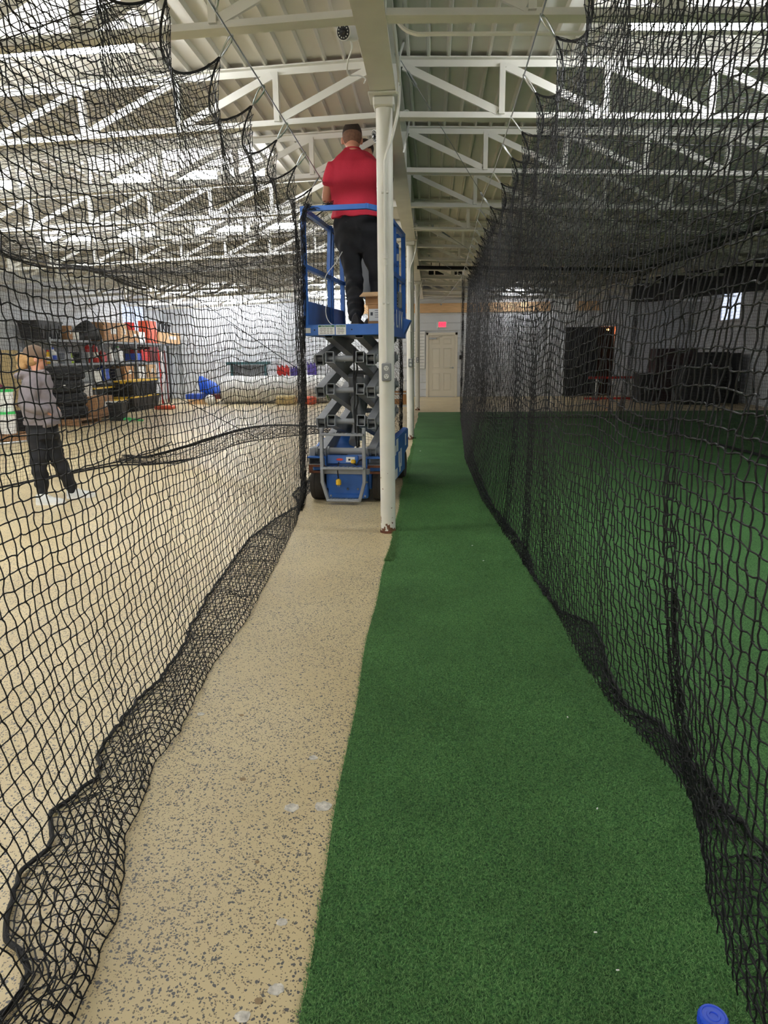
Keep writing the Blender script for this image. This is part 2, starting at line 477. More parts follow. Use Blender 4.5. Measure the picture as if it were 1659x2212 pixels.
wall_back = siding_wall('wall_back', 'y', YB, XL, XR, 3.72, gaps=[(DX0 - .06, DX1 + .06, 0, DZ + .06), (BX0 - .05, BX1 + .05, 0, BZ + .05), (-2.6, 5.55, 2.74, 3.08)], hole=(BX0, BX1, BZ))
wall_left = siding_wall('wall_left', 'x', XL, YF, YB, 3.72, sgn=1)
wall_right = siding_wall('wall_right', 'x', XR, YF, YB, 3.72, sgn=-1)
b = MB(); b.box(XL - .15, XR + .15, YF - .15, YF, 0, 3.72); struct(b.build('wall_front', 'drywall'))
# nailer boards across the back wall
xs = [-2.6, -0.42, 2.2, 3.9, 4.75, 5.5]
for i in range(len(xs) - 1):
    if i == 3: continue
    m = MB(); m.cbox(((xs[i] + xs[i + 1]) / 2, YB - 0.02, 2.91), (xs[i + 1] - xs[i] - 0.008, 0.045, 0.30), b=0.004)
    struct(m.build('trim_board', 'fresh_wood'), 'bare pine board fixed along the back wall')
# upper soffit band near the ceiling
m = MB(); m.box(XL, XR, YB - 0.30, YB, 3.24, 3.5); struct(m.build('trim_soffit', 'drywall', wall_back))

# white six panel door
door = bpy.data.objects.new('door_1', None); COL.objects.link(door); struct(door, 'white six panel door with lever handle under the exit sign')
door.location = (0, YB, 0)
def dbox(nm, mt, x0, x1, y0, y1, z0, z1, bv=0.004, par=None):
    m = MB(); m.cbox(((x0 + x1) / 2, (y0 + y1) / 2, (z0 + z1) / 2), (x1 - x0, y1 - y0, z1 - z0), b=bv); return m.build(nm, mt, par or door)
leaf = dbox('door_leaf', 'door_paint', DX0 + .02, DX1 - .02, -0.045, -0.005, 0.015, DZ - 0.02)
cx = (DX0 + DX1) / 2
for (z0, z1) in ((0.22, 0.80), (0.96, 1.62), (1.74, 1.94)):
    for s in (-1, 1):
        m = MB(); xc = cx + s * 0.19
        x0, x1 = xc - 0.135, xc + 0.135
        m.rings([[(x0, -0.046, z0), (x1, -0.046, z0), (x1, -0.046, z1), (x0, -0.046, z1)],
                 [(x0 + .012, -0.037, z0 + .012), (x1 - .012, -0.037, z0 + .012), (x1 - .012, -0.037, z1 - .012), (x0 + .012, -0.037, z1 - .012)]][::-1])
        m.cbox((xc, -0.047, (z0 + z1) / 2), (0.21, 0.012, z1 - z0 - 0.06), b=0.005)
        # moulding frame
        for (a, c, d, e) in ((x0, x1, z0, z0 + .014), (x0, x1, z1 - .014, z1)): m.cbox(((a + c) / 2, -0.05, (d + e) / 2), (c - a, 0.014, e - d), b=0.004)
        for (a, c) in ((x0, x0 + .014), (x1 - .014, x1)): m.cbox(((a + c) / 2, -0.05, (z0 + z1) / 2), (c - a, 0.014, z1 - z0), b=0.004)
        m.build('door_panel', 'door_paint', leaf)
for (x0, x1, z0, z1) in ((DX0 - .06, DX0 + .02, 0, DZ + .06), (DX1 - .02, DX1 + .06, 0, DZ + .06), (DX0 - .06, DX1 + .06, DZ - .02, DZ + .06)):
    dbox('door_frame', 'door_paint', x0, x1, -0.07, 0.0, z0, z1)
m = MB(); m.cyl((DX1 - .09, -0.045, 0.97), (DX1 - .09, -0.075, 0.97), 0.032, 16); m.tube([(DX1 - .09, -0.09, 0.97), (DX1 - .20, -0.09, 0.965)], 0.011, 8); m.cyl((DX1 - .09, -0.07, 0.97), (DX1 - .09, -0.10, 0.97), 0.012, 10)
m.build('door_handle', 'steel', leaf, True)
m = MB(); m.cbox((DX0 + .16, -0.09, 1.93), (0.24, 0.05, 0.055), b=.006); m.bar((DX0 + .26, -0.10, 1.95), (DX0 + .48, -0.08, 2.01), 0.02, 0.012); m.build('door_closer', 'steel', leaf)
m = MB(); m.cbox((cx, -0.05, 0.008), (0.88, 0.03, 0.014)); m.build('threshold', 'alu', door)
m = MB(); m.cbox((1.0, YB - 0.035, 1.31), (0.09, 0.03, 0.14), b=.006); m.cbox((1.0, YB - 0.053, 1.33), (0.045, 0.008, 0.05), b=.003)
tag(m.build('keypad', 'black_plastic'), 'small black keypad on the wall beside the white door', 'keypad')
# exit sign
ex = thing('exit_sign', 'white framed exit sign with glowing red panel above the door', 'sign', (0.376, YB - 0.03, 2.38))
m = MB(); m.cbox((0, 0, 0), (0.33, 0.06, 0.21), b=.01); m.build('housing', 'white_plastic', ex)
m = MB(); m.cbox((0, -0.032, 0), (0.24, 0.006, 0.17), b=.002); m.build('lit_panel', 'exit_red', ex)
text_mb('EXIT', 0.125, 'exit_letter', 'lettering', ex, Matrix.Translation((0, -0.038, 0)) @ Matrix.Rotation(PI / 2, 4, 'X'))
# whiteboard by the door
wb = thing('whiteboard', 'white ruled board with grey rim on the wall left of the door', 'whiteboard', (-0.42, YB - 0.045, 1.56))
m = MB(); m.cbox((0, 0, 0), (0.46, 0.03, 1.24), b=.008); m.build('rim', 'alu', wb)
m = MB(); m.cbox((0, -0.017, 0), (0.43, 0.006, 1.20), b=.002); m.build('board', 'white_plastic', wb)
for i in range(11):
    m = MB(); m.cbox((0, -0.021, -0.52 + i * 0.105), (0.40, 0.003, 0.008)); m.build('ruled_line', 'ink', wb)
# dark doorway on the right with a warm lamp inside
db = bpy.data.objects.new('door_2', None); COL.objects.link(db); struct(db, 'wide dark doorway with a black leaf and a warm light inside'); db.location = (0, YB, 0)
for (x0, x1, z0, z1) in ((BX0 - .05, BX0, 0, BZ + .05), (BX1, BX1 + .05, 0, BZ + .05), (BX0 - .05, BX1 + .05, BZ, BZ + .05)):
    dbox('door_frame', 'siding', x0, x1, -0.06, 0, z0, z1, par=db)
dbox('door_leaf', 'dark_fabric', BX0, BX0 + 1.08, -0.05, -0.01, 0.01, BZ, par=db)
M('annex_paint', rgb(128, 118, 110), .8)
annex = bpy.data.objects.new('wall_annex', None); COL.objects.link(annex); struct(annex, 'small unlit room behind the wide dark doorway')
for nm, (x0, x1, y0, y1, z0, z1) in {'annex_floor': (3.6, 7.4, YB + .2, YB + 3.0, -.15, 0), 'annex_ceiling': (3.6, 7.4, YB + .15, YB + 3.0, 2.5, 2.6), 'annex_end': (3.6, 7.4, YB + 2.9, YB + 3.0, 0, 2.5), 'annex_left': (3.5, 3.6, YB + .15, YB + 3.0, 0, 2.6), 'annex_right': (7.4, 7.5, YB + .15, YB + 3.0, 0, 2.6)}.items():
    m = MB(); m.box(x0, x1, y0, y1, z0, z1); m.build(nm, 'annex_paint', annex)
wl = thing('wall_lamp', 'small orange lamp glowing at the top of the dark doorway', 'lamp', (BX0 + 1.40, YB + 0.08, 2.15))
m = MB(); m.ball((0, 0, 0), 0.035, 12, 8); m.build('bulb', 'warm_bulb', wl, True)
m = MB(); m.cbox((0, 0, 0.062), (0.06, 0.06, 0.06), b=.006); m.build('base', 'black_plastic', wl)

# windows high in the side walls
def window(n, x, y0, y1, z0, z1, sgn, lab):
    wn = bpy.data.objects.new('window_%d' % n, None); COL.objects.link(wn); struct(wn, lab); wn.location = (x, (y0 + y1) / 2, (z0 + z1) / 2)
    h = (z1 - z0) / 2; w2 = (y1 - y0) / 2
    m = MB(); m.cbox((sgn * .03, 0, 0), (0.006, 2 * w2, 2 * h)); m.build('pane', 'day_pane', wn)
    for (a0, a1, c0, c1) in ((-w2 - .05, -w2, -h - .05, h + .05), (w2, w2 + .05, -h - .05, h + .05), (-w2, w2, -h - .05, -h), (-w2, w2, h, h + .05), (-.02, .02, -h, h)):
        m = MB(); m.cbox((sgn * .035, (a0 + a1) / 2, (c0 + c1) / 2), (0.05, a1 - a0, c1 - c0), b=.004); m.build('window_frame', 'drywall', wn)
window(1, XL, 20.6, 22.2, 2.15, 2.95, 1, 'bright window high in the left wall above the shelving')
window(2, XR, 20.6, 21.9, 2.30, 3.10, -1, 'bright small window high in the right wall')

# corrugated roof deck
def deck(x0, x1):
    m = MB(); pitch = 0.153; prof = []
    x = min(x0, x1)
    while x < max(x0, x1) - 1e-6:
        for dx, dz in ((0.0, -0.036), (0.016, -0.036), (0.026, 0.0), (0.143, 0.0)):
            if x + dx <= max(x0, x1): prof.append((x + dx, dz))
        x += pitch
    ya = np.linspace(YF, YB, 3)
    o = 0
    for y in ya:
        for (px_, dz) in prof: m.v.append((px_, float(y), deck_z(px_) + dz + 0.036))
    n = len(prof)
    for j in range(len(ya) - 1):
        for i in range(n - 1):
            m.f.append((j * n + i, (j + 1) * n + i, (j + 1) * n + i + 1, j * n + i + 1))
    top = len(m.v)
    for y in (YF, YB):
        for (px_, dz) in (prof[0], prof[-1]): m.v.append((px_, y, deck_z(px_) + 0.1))
    m.f.append((top, top + 1, top + 3, top + 2))
    return m
ceil = bpy.data.objects.new('ceiling', None); COL.objects.link(ceil); struct(ceil, 'pale grey ribbed metal roof deck')
deck(XL, RIDGE).build('deck_sheet', 'deck_paint', ceil)
deck(RIDGE, XR).build('deck_sheet', 'deck_paint', ceil)

# main girder over the columns
GZ0, GZ1 = 3.20, 3.60
gird = bpy.data.objects.new('girder', None); COL.objects.link(gird); struct(gird, 'grey painted steel girder running over the columns')
def gpart(nm, x0, x1, z0, z1):
    m = MB(); m.box(x0, x1, YF, YB, z0, z1); m.build(nm, 'girder_paint', gird)
gpart('bottom_flange', RIDGE - .088, RIDGE + .088, GZ0, GZ0 + .014)
gpart('top_flange', RIDGE - .088, RIDGE + .088, GZ1 - .014, GZ1 + .03)
gpart('web', RIDGE - .03, RIDGE + .03, GZ0 + .014, GZ1 - .014)

# roof trusses, half spans either side of the girder
TRY = [4.32 + 1.665 * k for k in range(-6, 12)]
def half_truss(s):
    """s=-1 left, +1 right; local origin at girder, y=0"""
    L_ = (RIDGE - XL - 0.02) if s < 0 else (XR - RIDGE - 0.02)
    root = bpy.data.objects.new('roof_truss', None); COL.objects.link(root)
    struct(root, 'white steel roof truss spanning from the girder to the %s wall' % ('left' if s < 0 else 'right'))
    sl = 0.036
    def zt(d): return 3.605 - sl * d
    def zb(d): return 3.235 - sl * d
    def chord(nm, zf, h, wv):
        m = MB(); d0, d1 = 0.09, L_
        m.bar((s * d0, 0, zf(d0)), (s * d1, 0, zf(d1)), 0.012, h, (0, 0, 1))
        zo = h / 2 - .005 if nm == 'top_chord' else -h / 2 + .005
        m.bar((s * d0, 0, zf(d0) + zo), (s * d1, 0, zf(d1) + zo), wv, 0.010, (0, 0, 1))
        m.build(nm, 'white_paint', root)
    chord('top_chord', zt, 0.058, 0.10); chord('bottom_chord', zb, 0.055, 0.10)
    pn = 0.79; k = 1
    mv = MB(); mv.box(-0.022, 0.022, -0.03, 0.03, -0.175, 0.175); mev = mv.mesh('web_post', 'white_paint')
    md = MB(); md.bar((-s * (pn - .06) / 2, 0, 0.155), (s * (pn - .06) / 2, 0, -0.155 - sl * pn), 0.02, 0.056, (0, 0, 1)); med = md.mesh('web_diagonal', 'white_paint')
    while 0.09 + pn * k < L_ + .3:
        d = 0.09 + pn * k; dm = d - pn / 2
        if d < L_:
            ov = obj('web_post', mev, root); ov.location = (s * d, 0, (zt(d) + zb(d)) / 2)
            od = obj('web_diagonal', med, root); od.location = (s * dm, 0, (zt(dm) + zb(dm)) / 2 + .018)
        k += 1
    # end stiffener at girder
    m = MB(); m.box(min(s * .03, s * .087), max(s * .03, s * .087), -0.03, 0.03, 3.213, 3.59); m.build('web_post', 'white_paint', root)
    return root
for s in (-1, 1):
    pr = half_truss(s); pr.location = (RIDGE, TRY[0], 0)
    for y in TRY[1:]:
        c = copy_tree(pr); c.location = (RIDGE, y, 0)

# columns with conduit and outlets
M('column_paint', rgb(230, 228, 219), 0.45, var=0.05, vscale=6)
def chipped():
    m = MATS['column_paint']; nt = m.node_tree; L = nt.links.new; b = nt.nodes['Principled BSDF']
    old = b.inputs['Base Color'].links[0].from_socket
    tc = nt.nodes.new('ShaderNodeTexCoord')
    n = nt.nodes.new('ShaderNodeTexNoise'); n.inputs['Scale'].default_value = 26; n.inputs['Detail'].default_value = 3; L(tc.outputs['Object'], n.inputs['Vector'])
    sx = nt.nodes.new('ShaderNodeSeparateXYZ'); L(tc.outputs['Object'], sx.inputs[0])
    mr = nt.nodes.new('ShaderNodeMapRange'); mr.inputs[1].default_value = 0.0; mr.inputs[2].default_value = 0.16; mr.inputs[3].default_value = 0.44; mr.inputs[4].default_value = 0.70
    L(sx.outputs[2], mr.inputs[0])
    m2 = nt.nodes.new('ShaderNodeMapRange'); m2.inputs[1].default_value = 0.16; m2.inputs[2].default_value = 1.6; m2.inputs[3].default_value = 0.0; m2.inputs[4].default_value = 0.10
    L(sx.outputs[2], m2.inputs[0])
    ad = nt.nodes.new('ShaderNodeMath'); ad.operation = 'ADD'; L(mr.outputs[0], ad.inputs[0]); L(m2.outputs[0], ad.inputs[1])
    gt = nt.nodes.new('ShaderNodeMath'); gt.operation = 'GREATER_THAN'; L(n.outputs['Fac'], gt.inputs[0]); L(ad.outputs[0], gt.inputs[1])
    mx = nt.nodes.new('ShaderNodeMix'); mx.data_type = 'RGBA'; L(gt.outputs[0], mx.inputs[0]); L(old, mx.inputs[6]); mx.inputs[7].default_value = rgb(112, 74, 52)
    L(mx.outputs[2], b.inputs['Base Color'])
chipped()
CY0, CSP = 5.466, 6.383
for i in range(-1, 3):
    y = CY0 + CSP * i
    nm = ['steel pipe column behind the camera position', 'white steel pipe column in front of the blue lift', 'white steel pipe column standing beyond the blue lift', 'white steel pipe column nearest to the white door'][i + 1]
    c = bpy.data.objects.new('column', None); COL.objects.link(c); struct(c, nm); c.location = (RIDGE, y, 0)
    m = MB(); m.lathe([(0.060, 0.0), (0.060, 3.185)], 28); m.build('pipe', 'column_paint', c, True)
    m = MB(); m.cbox((0, 0, 3.191), (0.21, 0.24, 0.014), b=.003); m.cbox((0, 0, 3.150), (0.150, 0.150, 0.066), b=.01); m.build('cap_plate', 'white_paint', c)
    m = MB(); m.lathe([(0.066, 0.0), (0.066, 0.012), (0.061, 0.02)], 24); m.build('base_ring', 'rust', c)
    # conduit swan-necks off the girder onto the column face
    m = MB(); m.tube(smooth_path([(0.110, -0.02, 3.46), (0.110, -0.03, 3.22), (0.10, -0.055, 3.08), (0.055, -0.068, 2.90), (0.012, -0.070, 2.78), (0.005, -0.070, 2.6), (0.004, -0.070, 1.35)], 6), 0.0105, 8)
    cd = m.build('conduit', 'white_paint', c, True)
    for z in (2.55, 1.78):
        m = MB(); m.cbox((0.004, -0.067, z), (0.055, 0.02, 0.014), b=.003); m.build('strap', 'white_paint', cd)
    m = MB(); m.lathe([(0.015, 0), (0.015, 0.03), (0.011, 0.032), (0.011, 0.045), (0.015, 0.047), (0.015, 0.08)], 12, at=(0.004, -0.070, 2.05)); m.build('coupling', 'white_paint', cd)
    bx = MB(); bx.cbox((0.004, -0.085, 1.275), (0.072, 0.05, 0.132), b=.006); ob = bx.build('outlet_box', 'grey_paint', c)
    for dz in (-0.03, 0.03):
        m = MB(); m.lathe([(0.019, 0), (0.019, 0.006)], 18, at=(0.004, -0.108, 1.275 + dz), R=Matrix.Rotation(PI / 2, 3, 'X')); rc = m.build('receptacle', 'white_plastic', ob)
        m = MB(); m.cbox((-0.004, -0.1145, 1.281 + dz), (0.003, 0.003, 0.010)); m.cbox((0.012, -0.1145, 1.281 + dz), (0.003, 0.003, 0.010)); m.cyl((0.004, -0.113, 1.268 + dz), (0.004, -0.116, 1.268 + dz), 0.003, 8); m.build('slot', 'black', ob)

# ------------------------------------------------------------------ strip lights
def strip_light(x0, x1, y, z, lit=True, name='strip_light', tube='tube', grp='strip lights under the roof', lab='white strip light with glowing tube hung under the roof deck'):
    t = thing(name, lab, 'light', ((x0 + x1) / 2, y, z), 0, grp); h = (x1 - x0) / 2
    m = MB(); m.rings([[(sx, -0.050, 0.046), (sx, 0.050, 0.046), (sx, 0.03, 0.075), (sx, -0.03, 0.075)] for sx in (-h, h)]); m.build('housing', 'white_paint', t)
    m = MB(); m.rings([[(sx, -0.050, 0.045), (sx, -0.066, 0.018), (sx, -0.045, -0.022), (sx, 0.045, -0.022), (sx, 0.066, 0.018), (sx, 0.050, 0.045)][::-1] for sx in (-h + .01, h - .01)]); m.build(tube, 'tube_light' if lit else 'white_plastic', t)
    for sx in (-h * .7, h * .7):
        m = MB(); m.cyl((sx, 0, 0.06), (sx, 0, deck_z((x0 + x1) / 2 + sx) - z + 0.04), 0.004, 6); m.build('hanger', 'steel', t)
    return t
def lamp_px(u0, u1, v, drop=0.13, ymax=23.3, **kw):
    """lamp seen between two pixels, hung just under the deck"""
    z = 3.4
    for _ in range(6):
        p = onZ(u0, v, z); q = onZ(u1, v, z); z = deck_z((p.x + q.x) / 2) - drop
    y = (p.y + q.y) / 2
    if y > ymax:
        p = onY(u0, v, ymax); q = onY(u1, v, ymax); y = ymax; z = (p.z + q.z) / 2
    return strip_light(p.x, q.x, y, z, **kw)
lamp_px(-420, 302, 112)
for (u0, u1, v) in ((-260, 60, 405), (235, 325, 388), (365, 470, 381), (497, 572, 374), (85, 205, 517), (255, 335, 508), (417, 457, 500), (468, 540, 496), (560, 650, 490)):
    lamp_px(u0, u1, v)
for (u0, u1, v) in ((322, 410, 631), (422, 515, 627), (433, 510, 655), (515, 588, 651), (650, 735, 614), (697, 755, 642)):
    lamp_px(u0, u1, v, grp='strip lights near the back wall', lab='white strip light with glowing tube close to the back wall')
lamp_px(1372, 2200, 44, lab='lit strip light over the right hand cage', grp='strip light over the right cage')
# a dead lamp and a lit one near the white door
lamp_px(958, 1004, 633, lit=False, grp='unlit strip light', lab='unlit white strip light near the white door')
lamp_px(1098, 1138, 629, grp='strip light behind the right cage', lab='short lit strip light at the back wall behind the right cage')
# the lamp rows of the hall go on beside and behind the camera at the same pitch
OFF = dict(name='strip_light_offscreen', tube='tube_offscreen')
for y in (-1.6, -5.0):
    for (a, c) in ((-7.6, -5.2), (-4.4, -2.0)): strip_light(a, c, y, 3.26, grp='strip lights behind the camera', lab='lit strip light over the bare floor end of the hall', **OFF)
    strip_light(1.3, 3.7, y, 3.26, grp='strip lights behind the right cage', lab='lit strip light over the turf end of the hall', **OFF)
strip_light(-7.6, -5.2, 1.8, 3.26, grp='strip lights behind the camera', lab='lit strip light over the bare floor end of the hall', **OFF)
strip_light(-8.6, -6.2, 5.17, 3.22, grp='strip lights by the left wall', lab='lit strip light close to the left wall', **OFF)
# ================================================================== scissor lift
LIFT = thing('scissor_lift', 'blue and grey scissor lift with raised platform beside the column', 'lift', (-0.81, 6.57, 0), math.radians(-5.3))
# rolling chassis
ch = MB(); ch.cbox((0, 0.92, 0.22), (0.46, 1.60, 0.20), b=.01); ch.cbox((0, 0.30, 0.33), (0.70, 0.42, 0.05), b=.008)
chassis = ch.build('chassis', 'lift_blue', LIFT)
for s in (-1, 1):
    m = MB(); m.rings([[(s * .385, y, z) for y, z in ((0.30, 0.12), (1.42, 0.12), (1.42, 0.30), (1.74, 0.34), (1.74, 0.55), (1.2, 0.555), (0.55, 0.545), (0.10, 0.46), (0.10, 0.38), (0.30, 0.34))],
                      [(s * .372, y, z) for y, z in ((0.30, 0.12), (1.42, 0.12), (1.42, 0.30), (1.74, 0.34), (1.74, 0.55), (1.2, 0.555), (0.55, 0.545), (0.10, 0.46), (0.10, 0.38), (0.30, 0.34))]][::(1 if s < 0 else -1)])
    sp = m.build('side_panel', 'lift_blue', LIFT)
    m = MB(); m.rings([[(s * .378, y, z) for y, z in ((0.10, 0.46), (0.55, 0.545), (1.74, 0.55))] + [(s * .33, y, z) for y, z in ((1.74, 0.56), (0.55, 0.555), (0.10, 0.47))],
                       [(s * .378, y, z + .008) for y, z in ((0.10, 0.46), (0.55, 0.545), (1.74, 0.55))] + [(s * .33, y, z + .008) for y, z in ((1.74, 0.56), (0.55, 0.555), (0.10, 0.47))]]); m.build('lip', 'lift_blue', sp)
    if s > 0:
        for (y, z, dy, dz) in ((0.62, 0.43, .16, .10), (0.80, 0.47, .14, .13), (0.95, 0.30, .10, .16), (1.10, 0.30, .07, .20), (0.72, 0.18, .16, .10), (1.50, 0.45, .08, .13), (1.0, 0.2, .09, .09)):
            m = MB(); m.cbox((s * .387, y, z), (0.003, dy, dz)); m.build('sticker', 'paper', sp)
        m = MB(); m.cbox((s * .386, 0.82, 0.485), (0.004, .11, .03)); m.build('sticker', 'yellow', sp)
        m = MB(); m.cbox((s * .381, 0.66, 0.28), (0.012, .22, .14), b=.004); m.build('recess_handle', 'lift_blue', sp)
    for y in (0.20, 1.52):
        wm = MB(); wd = 0.132
        R = Matrix.Rotation(PI / 2, 3, 'Y')
        wm.lathe([(0.085, -wd / 2), (0.150, -wd / 2), (0.160, -wd / 2 + .012), (0.160, -wd / 6), (0.156, -wd / 6 + .003), (0.160, -wd / 6 + .006), (0.160, wd / 2 - .012), (0.150, wd / 2), (0.085, wd / 2)], 30, R=R)
        wo = wm.build('wheel', 'tyre', LIFT, True); wo.location = (s * .312, y, 0.16)
        m = MB(); m.lathe([(0.084, -.05), (0.084, .05), (0.03, .055)], 20, R=R); m.build('hub', 'grey_dark', wo)
m = MB(); m.cbox((0, 0.12, 0.165), (0.40, 0.10, 0.26), b=.012); m.cbox((0, 0.09, 0.06), (0.34, 0.06, 0.05), b=.01)
cp = m.build('front_cover', 'lift_blue', LIFT)
for (x, z) in ((-.17, .06), (.0, .13), (.10, .13), (.17, .06), (.19, .20)):
    m = MB(); m.ball((x, 0.066, z), .012, 8, 5); m.build('bolt', 'steel', cp)
# fork pocket ends in rusty plate
for s in (-1, 1):
    m = MB(); x0, x1 = (.205, .375)
    X = lambda x: s * x
    m.cbox((X(.29), 0.03, 0.300), (.17, .012, .022)); m.cbox((X(.29), 0.03, 0.360), (.17, .012, .020)); m.cbox((X(.2175), 0.03, 0.33), (.025, .012, .06)); m.cbox((X(.3575), 0.03, 0.33), (.035, .012, .06)); 
    m.build('fork_plate', 'rust', LIFT)
    m = MB(); m.cbox((X(.29), .11, .374), (.165, .15, .006)); m.cbox((X(.29), .11, .434), (.165, .15, .006)); m.cbox((X(.29), .183, .404), (.165, .006, .06)); m.cbox((X(.37), .11, .404), (.006, .15, .06)); m.build('pocket', 'grey_paint', LIFT)   # open fronted fork pocket
    m = MB(); m.cbox((X(.29), 0.05, 0.445), (.18, .10, .016), b=.003); m.cbox((X(.202), 0.05, 0.41), (.010, .10, .08)); m.build('pocket_rim', 'lift_blue', LIFT)
m = MB(); m.cyl((-.36, 0.12, 0.495), (.36, 0.12, 0.495), 0.033, 18); 
for x in (-.325, -.21, .21, .325): m.cyl((x - .025, 0.12, 0.495), (x + .025, 0.12, 0.495), 0.046, 18)
m.cbox((-.345, .11, .485), (.06, .10, .09), b=.006); m.cbox((.345, .11, .485), (.06, .10, .09), b=.006)
m.build('lower_axle', 'grey_paint', LIFT, True)
m = MB(); m.rings([[(x, y, z), (x, y + .28, z + .10), (x, y + .28, z + .108), (x, y, z + .008)] for x, y, z in ((-.16, .30, .50), (.02, .30, .50))]); m.build('tray_cover', 'lift_blue', LIFT)
# control panel between the ladder rails
m = MB(); m.cbox((-0.04, 0.06, 0.42), (0.30, 0.05, 0.085), Matrix.Rotation(-.25, 3, 'X'), b=.006); pn_ = m.build('ground_controls', 'lift_blue', LIFT)
m = MB(); m.cbox((0.04, 0.028, 0.425), (0.085, 0.006, 0.05), Matrix.Rotation(-.25, 3, 'X')); m.build('sticker', 'paper', pn_)
m = MB(); m.cbox((0.03, 0.023, 0.425), (0.02, 0.005, 0.018), Matrix.Rotation(-.25, 3, 'X')); m.build('warning_mark', 'black', pn_)
m = MB(); m.lathe([(.034, 0), (.034, .004)], 16, at=(-.065, .026, .425), R=Matrix.Rotation(PI / 2 - .25, 3, 'X'), sy=.35); m.build('red_badge', 'red_plastic', pn_)
m = MB(); m.lathe([(.02, 0), (.027, .008), (.022, .03), (.012, .036)], 10, at=(.075, -.01, .395)); m.build('yellow_plug', 'yellow', LIFT)
m = MB(); m.tube(smooth_path([(-.075, .02, .40), (-.078, -.02, .33), (-.07, -.03, .25)], 5), .006, 6); m.tube(smooth_path([(.075, .0, .40), (.11, -.02, .38), (.13, .01, .42), (.16, .03, .43)], 5), .006, 6); m.build('power_cord', 'black', LIFT)
m = MB(); m.lathe([(.018, 0), (.026, .006), (.026, .045), (.016, .06)], 8, at=(-.07, -.03, .185)); m.build('yellow_plug', 'yellow', LIFT)
m = MB()
for dx in (-.008, .008): m.cbox((-.07 + dx, -.03, .176), (.004, .008, .02))
m.build('prong', 'steel', LIFT)
# ladder
lad = []
for s, x in ((-1, -.222), (1, .188)):
    m = MB(); m.tube([(x, -.035, .70), (x, -.050, .50), (x, -.052, .24), (x - s * .055, -.045, .045)], .001, 4)
    m = MB()
    pts = [(x, -.035, .73), (x, -.052, .50), (x, -.052, .22), (x - s * .05, -.045, .04)]
    for i in range(3): m.bar(pts[i], pts[i + 1], .028, .045, (0, 1, 0), ext=.008)
    m.build('ladder_rail', 'grey_paint', LIFT)
for (z, w_, mt) in ((.675, .42, 'grey_paint'), (.355, .42, 'grey_paint'), (.045, .32, 'grey_paint')):
    m = MB(); m.cbox((-.017, -.06, z), (w_, .075, .020), b=.003)
    st = m.build('ladder_step', mt, LIFT)
    m = MB()
    for i in range(9):
        m.cbox((-.017 - w_ / 2 + .04 + i * (w_ - .08) / 8, -.06, z + .012), (.02, .05, .005))
    m.build('tread', 'steel', st)
m = MB(); m.cbox((0, .0, .315), (.46, .05, .05), b=.004); m.build('ladder_bracket', 'grey_paint', LIFT)
# scissor stack
ZP = [0.495, 0.784, 1.080, 1.375, 1.60]
FY, RY = 0.12, 1.46
XO, XI = 0.245, 0.145
def arm(a, bb, nm='scissor_arm'):
    """hollow rectangular tube with open ends"""
    a = Vector(a); bb = Vector(bb); d = (bb - a).normalized(); a = a - d * .075; bb = bb + d * .075
    sd = Vector((1, 0, 0)); up = sd.cross(d)
    m = MB(); W, H, t = .078, .104, .006
    ring = lambda p, w, h: [p + sd * (i * w / 2) + up * (j * h / 2) for i, j in ((-1, -1), (1, -1), (1, 1), (-1, 1))]
    r0, r1 = ring(a, W, H), ring(bb, W, H); q0, q1 = ring(a, W - 2 * t, H - 2 * t), ring(bb, W - 2 * t, H - 2 * t)
    o = 0; m.v += [tuple(p) for p in r0 + r1 + q0 + q1]
    for k in range(4):
        k2 = (k + 1) % 4
        m.f += [(k, k2, 4 + k2, 4 + k), (8 + k2, 8 + k, 12 + k, 12 + k2), (k2, k, 8 + k, 8 + k2), (4 + k, 4 + k2, 12 + k2, 12 + k)]
    return m.build(nm, 'grey_paint', LIFT)
for i in range(4):
    for s in (-1, 1):
        arm((s * XO, FY, ZP[i]), (s * XO, RY, ZP[i + 1]))
        arm((s * XI, RY, ZP[i]), (s * XI, FY, ZP[i + 1]))
for i in (1, 2, 3):
    for y in (FY, RY):
        m = MB(); m.cyl((-.29, y, ZP[i]), (.29, y, ZP[i]), 0.028, 16)
        for x in (-.298, .298): m.cyl((x - .012, y, ZP[i]), (x + .012, y, ZP[i]), .036, 12)
        m.build('pivot_pin', 'grey_paint', LIFT, True)
    zc = (ZP[i - 1] + ZP[i]) / 2
    m = MB(); m.cyl((-.295, .79, zc), (.295, .79, zc), 0.024, 14); m.build('pivot_pin', 'grey_paint', LIFT, True)
m = MB(); m.tube([(0.03, .25, .56), (0.03, 1.2, 1.20)], [.05, .05], 16); m.build('hydraulic_cylinder', 'grey_paint', LIFT, True)
m = MB(); m.tube([(0.03, 1.15, 1.165), (0.03, 1.4, 1.34)], .028, 12); m.build('piston', 'steel', LIFT, True)
m = MB(); m.cbox((.02, .55, .80), (.10, .10, .42), Matrix.Rotation(.5, 3, 'X'), b=.01); m.cbox((.0, .62, 1.1), (.16, .07, .26), Matrix.Rotation(.6, 3, 'X'), b=.01); m.build('lift_bracket', 'grey_paint', LIFT)
for k in range(3):
    m = MB(); x = .085 + .012 * k
    pts = [(x, .14, .52 + .01 * k)]
    for i in (1, 2, 3): pts += [(x + .02 * (k % 2), .07 + .008 * k, ZP[i] - .10), (x, .06 + .005 * k, ZP[i]), (x - .015, .10, ZP[i] + .10)]
    m.tube(smooth_path(pts, 5), .007, 6); m.build('hydraulic_hose', 'black', LIFT, True)
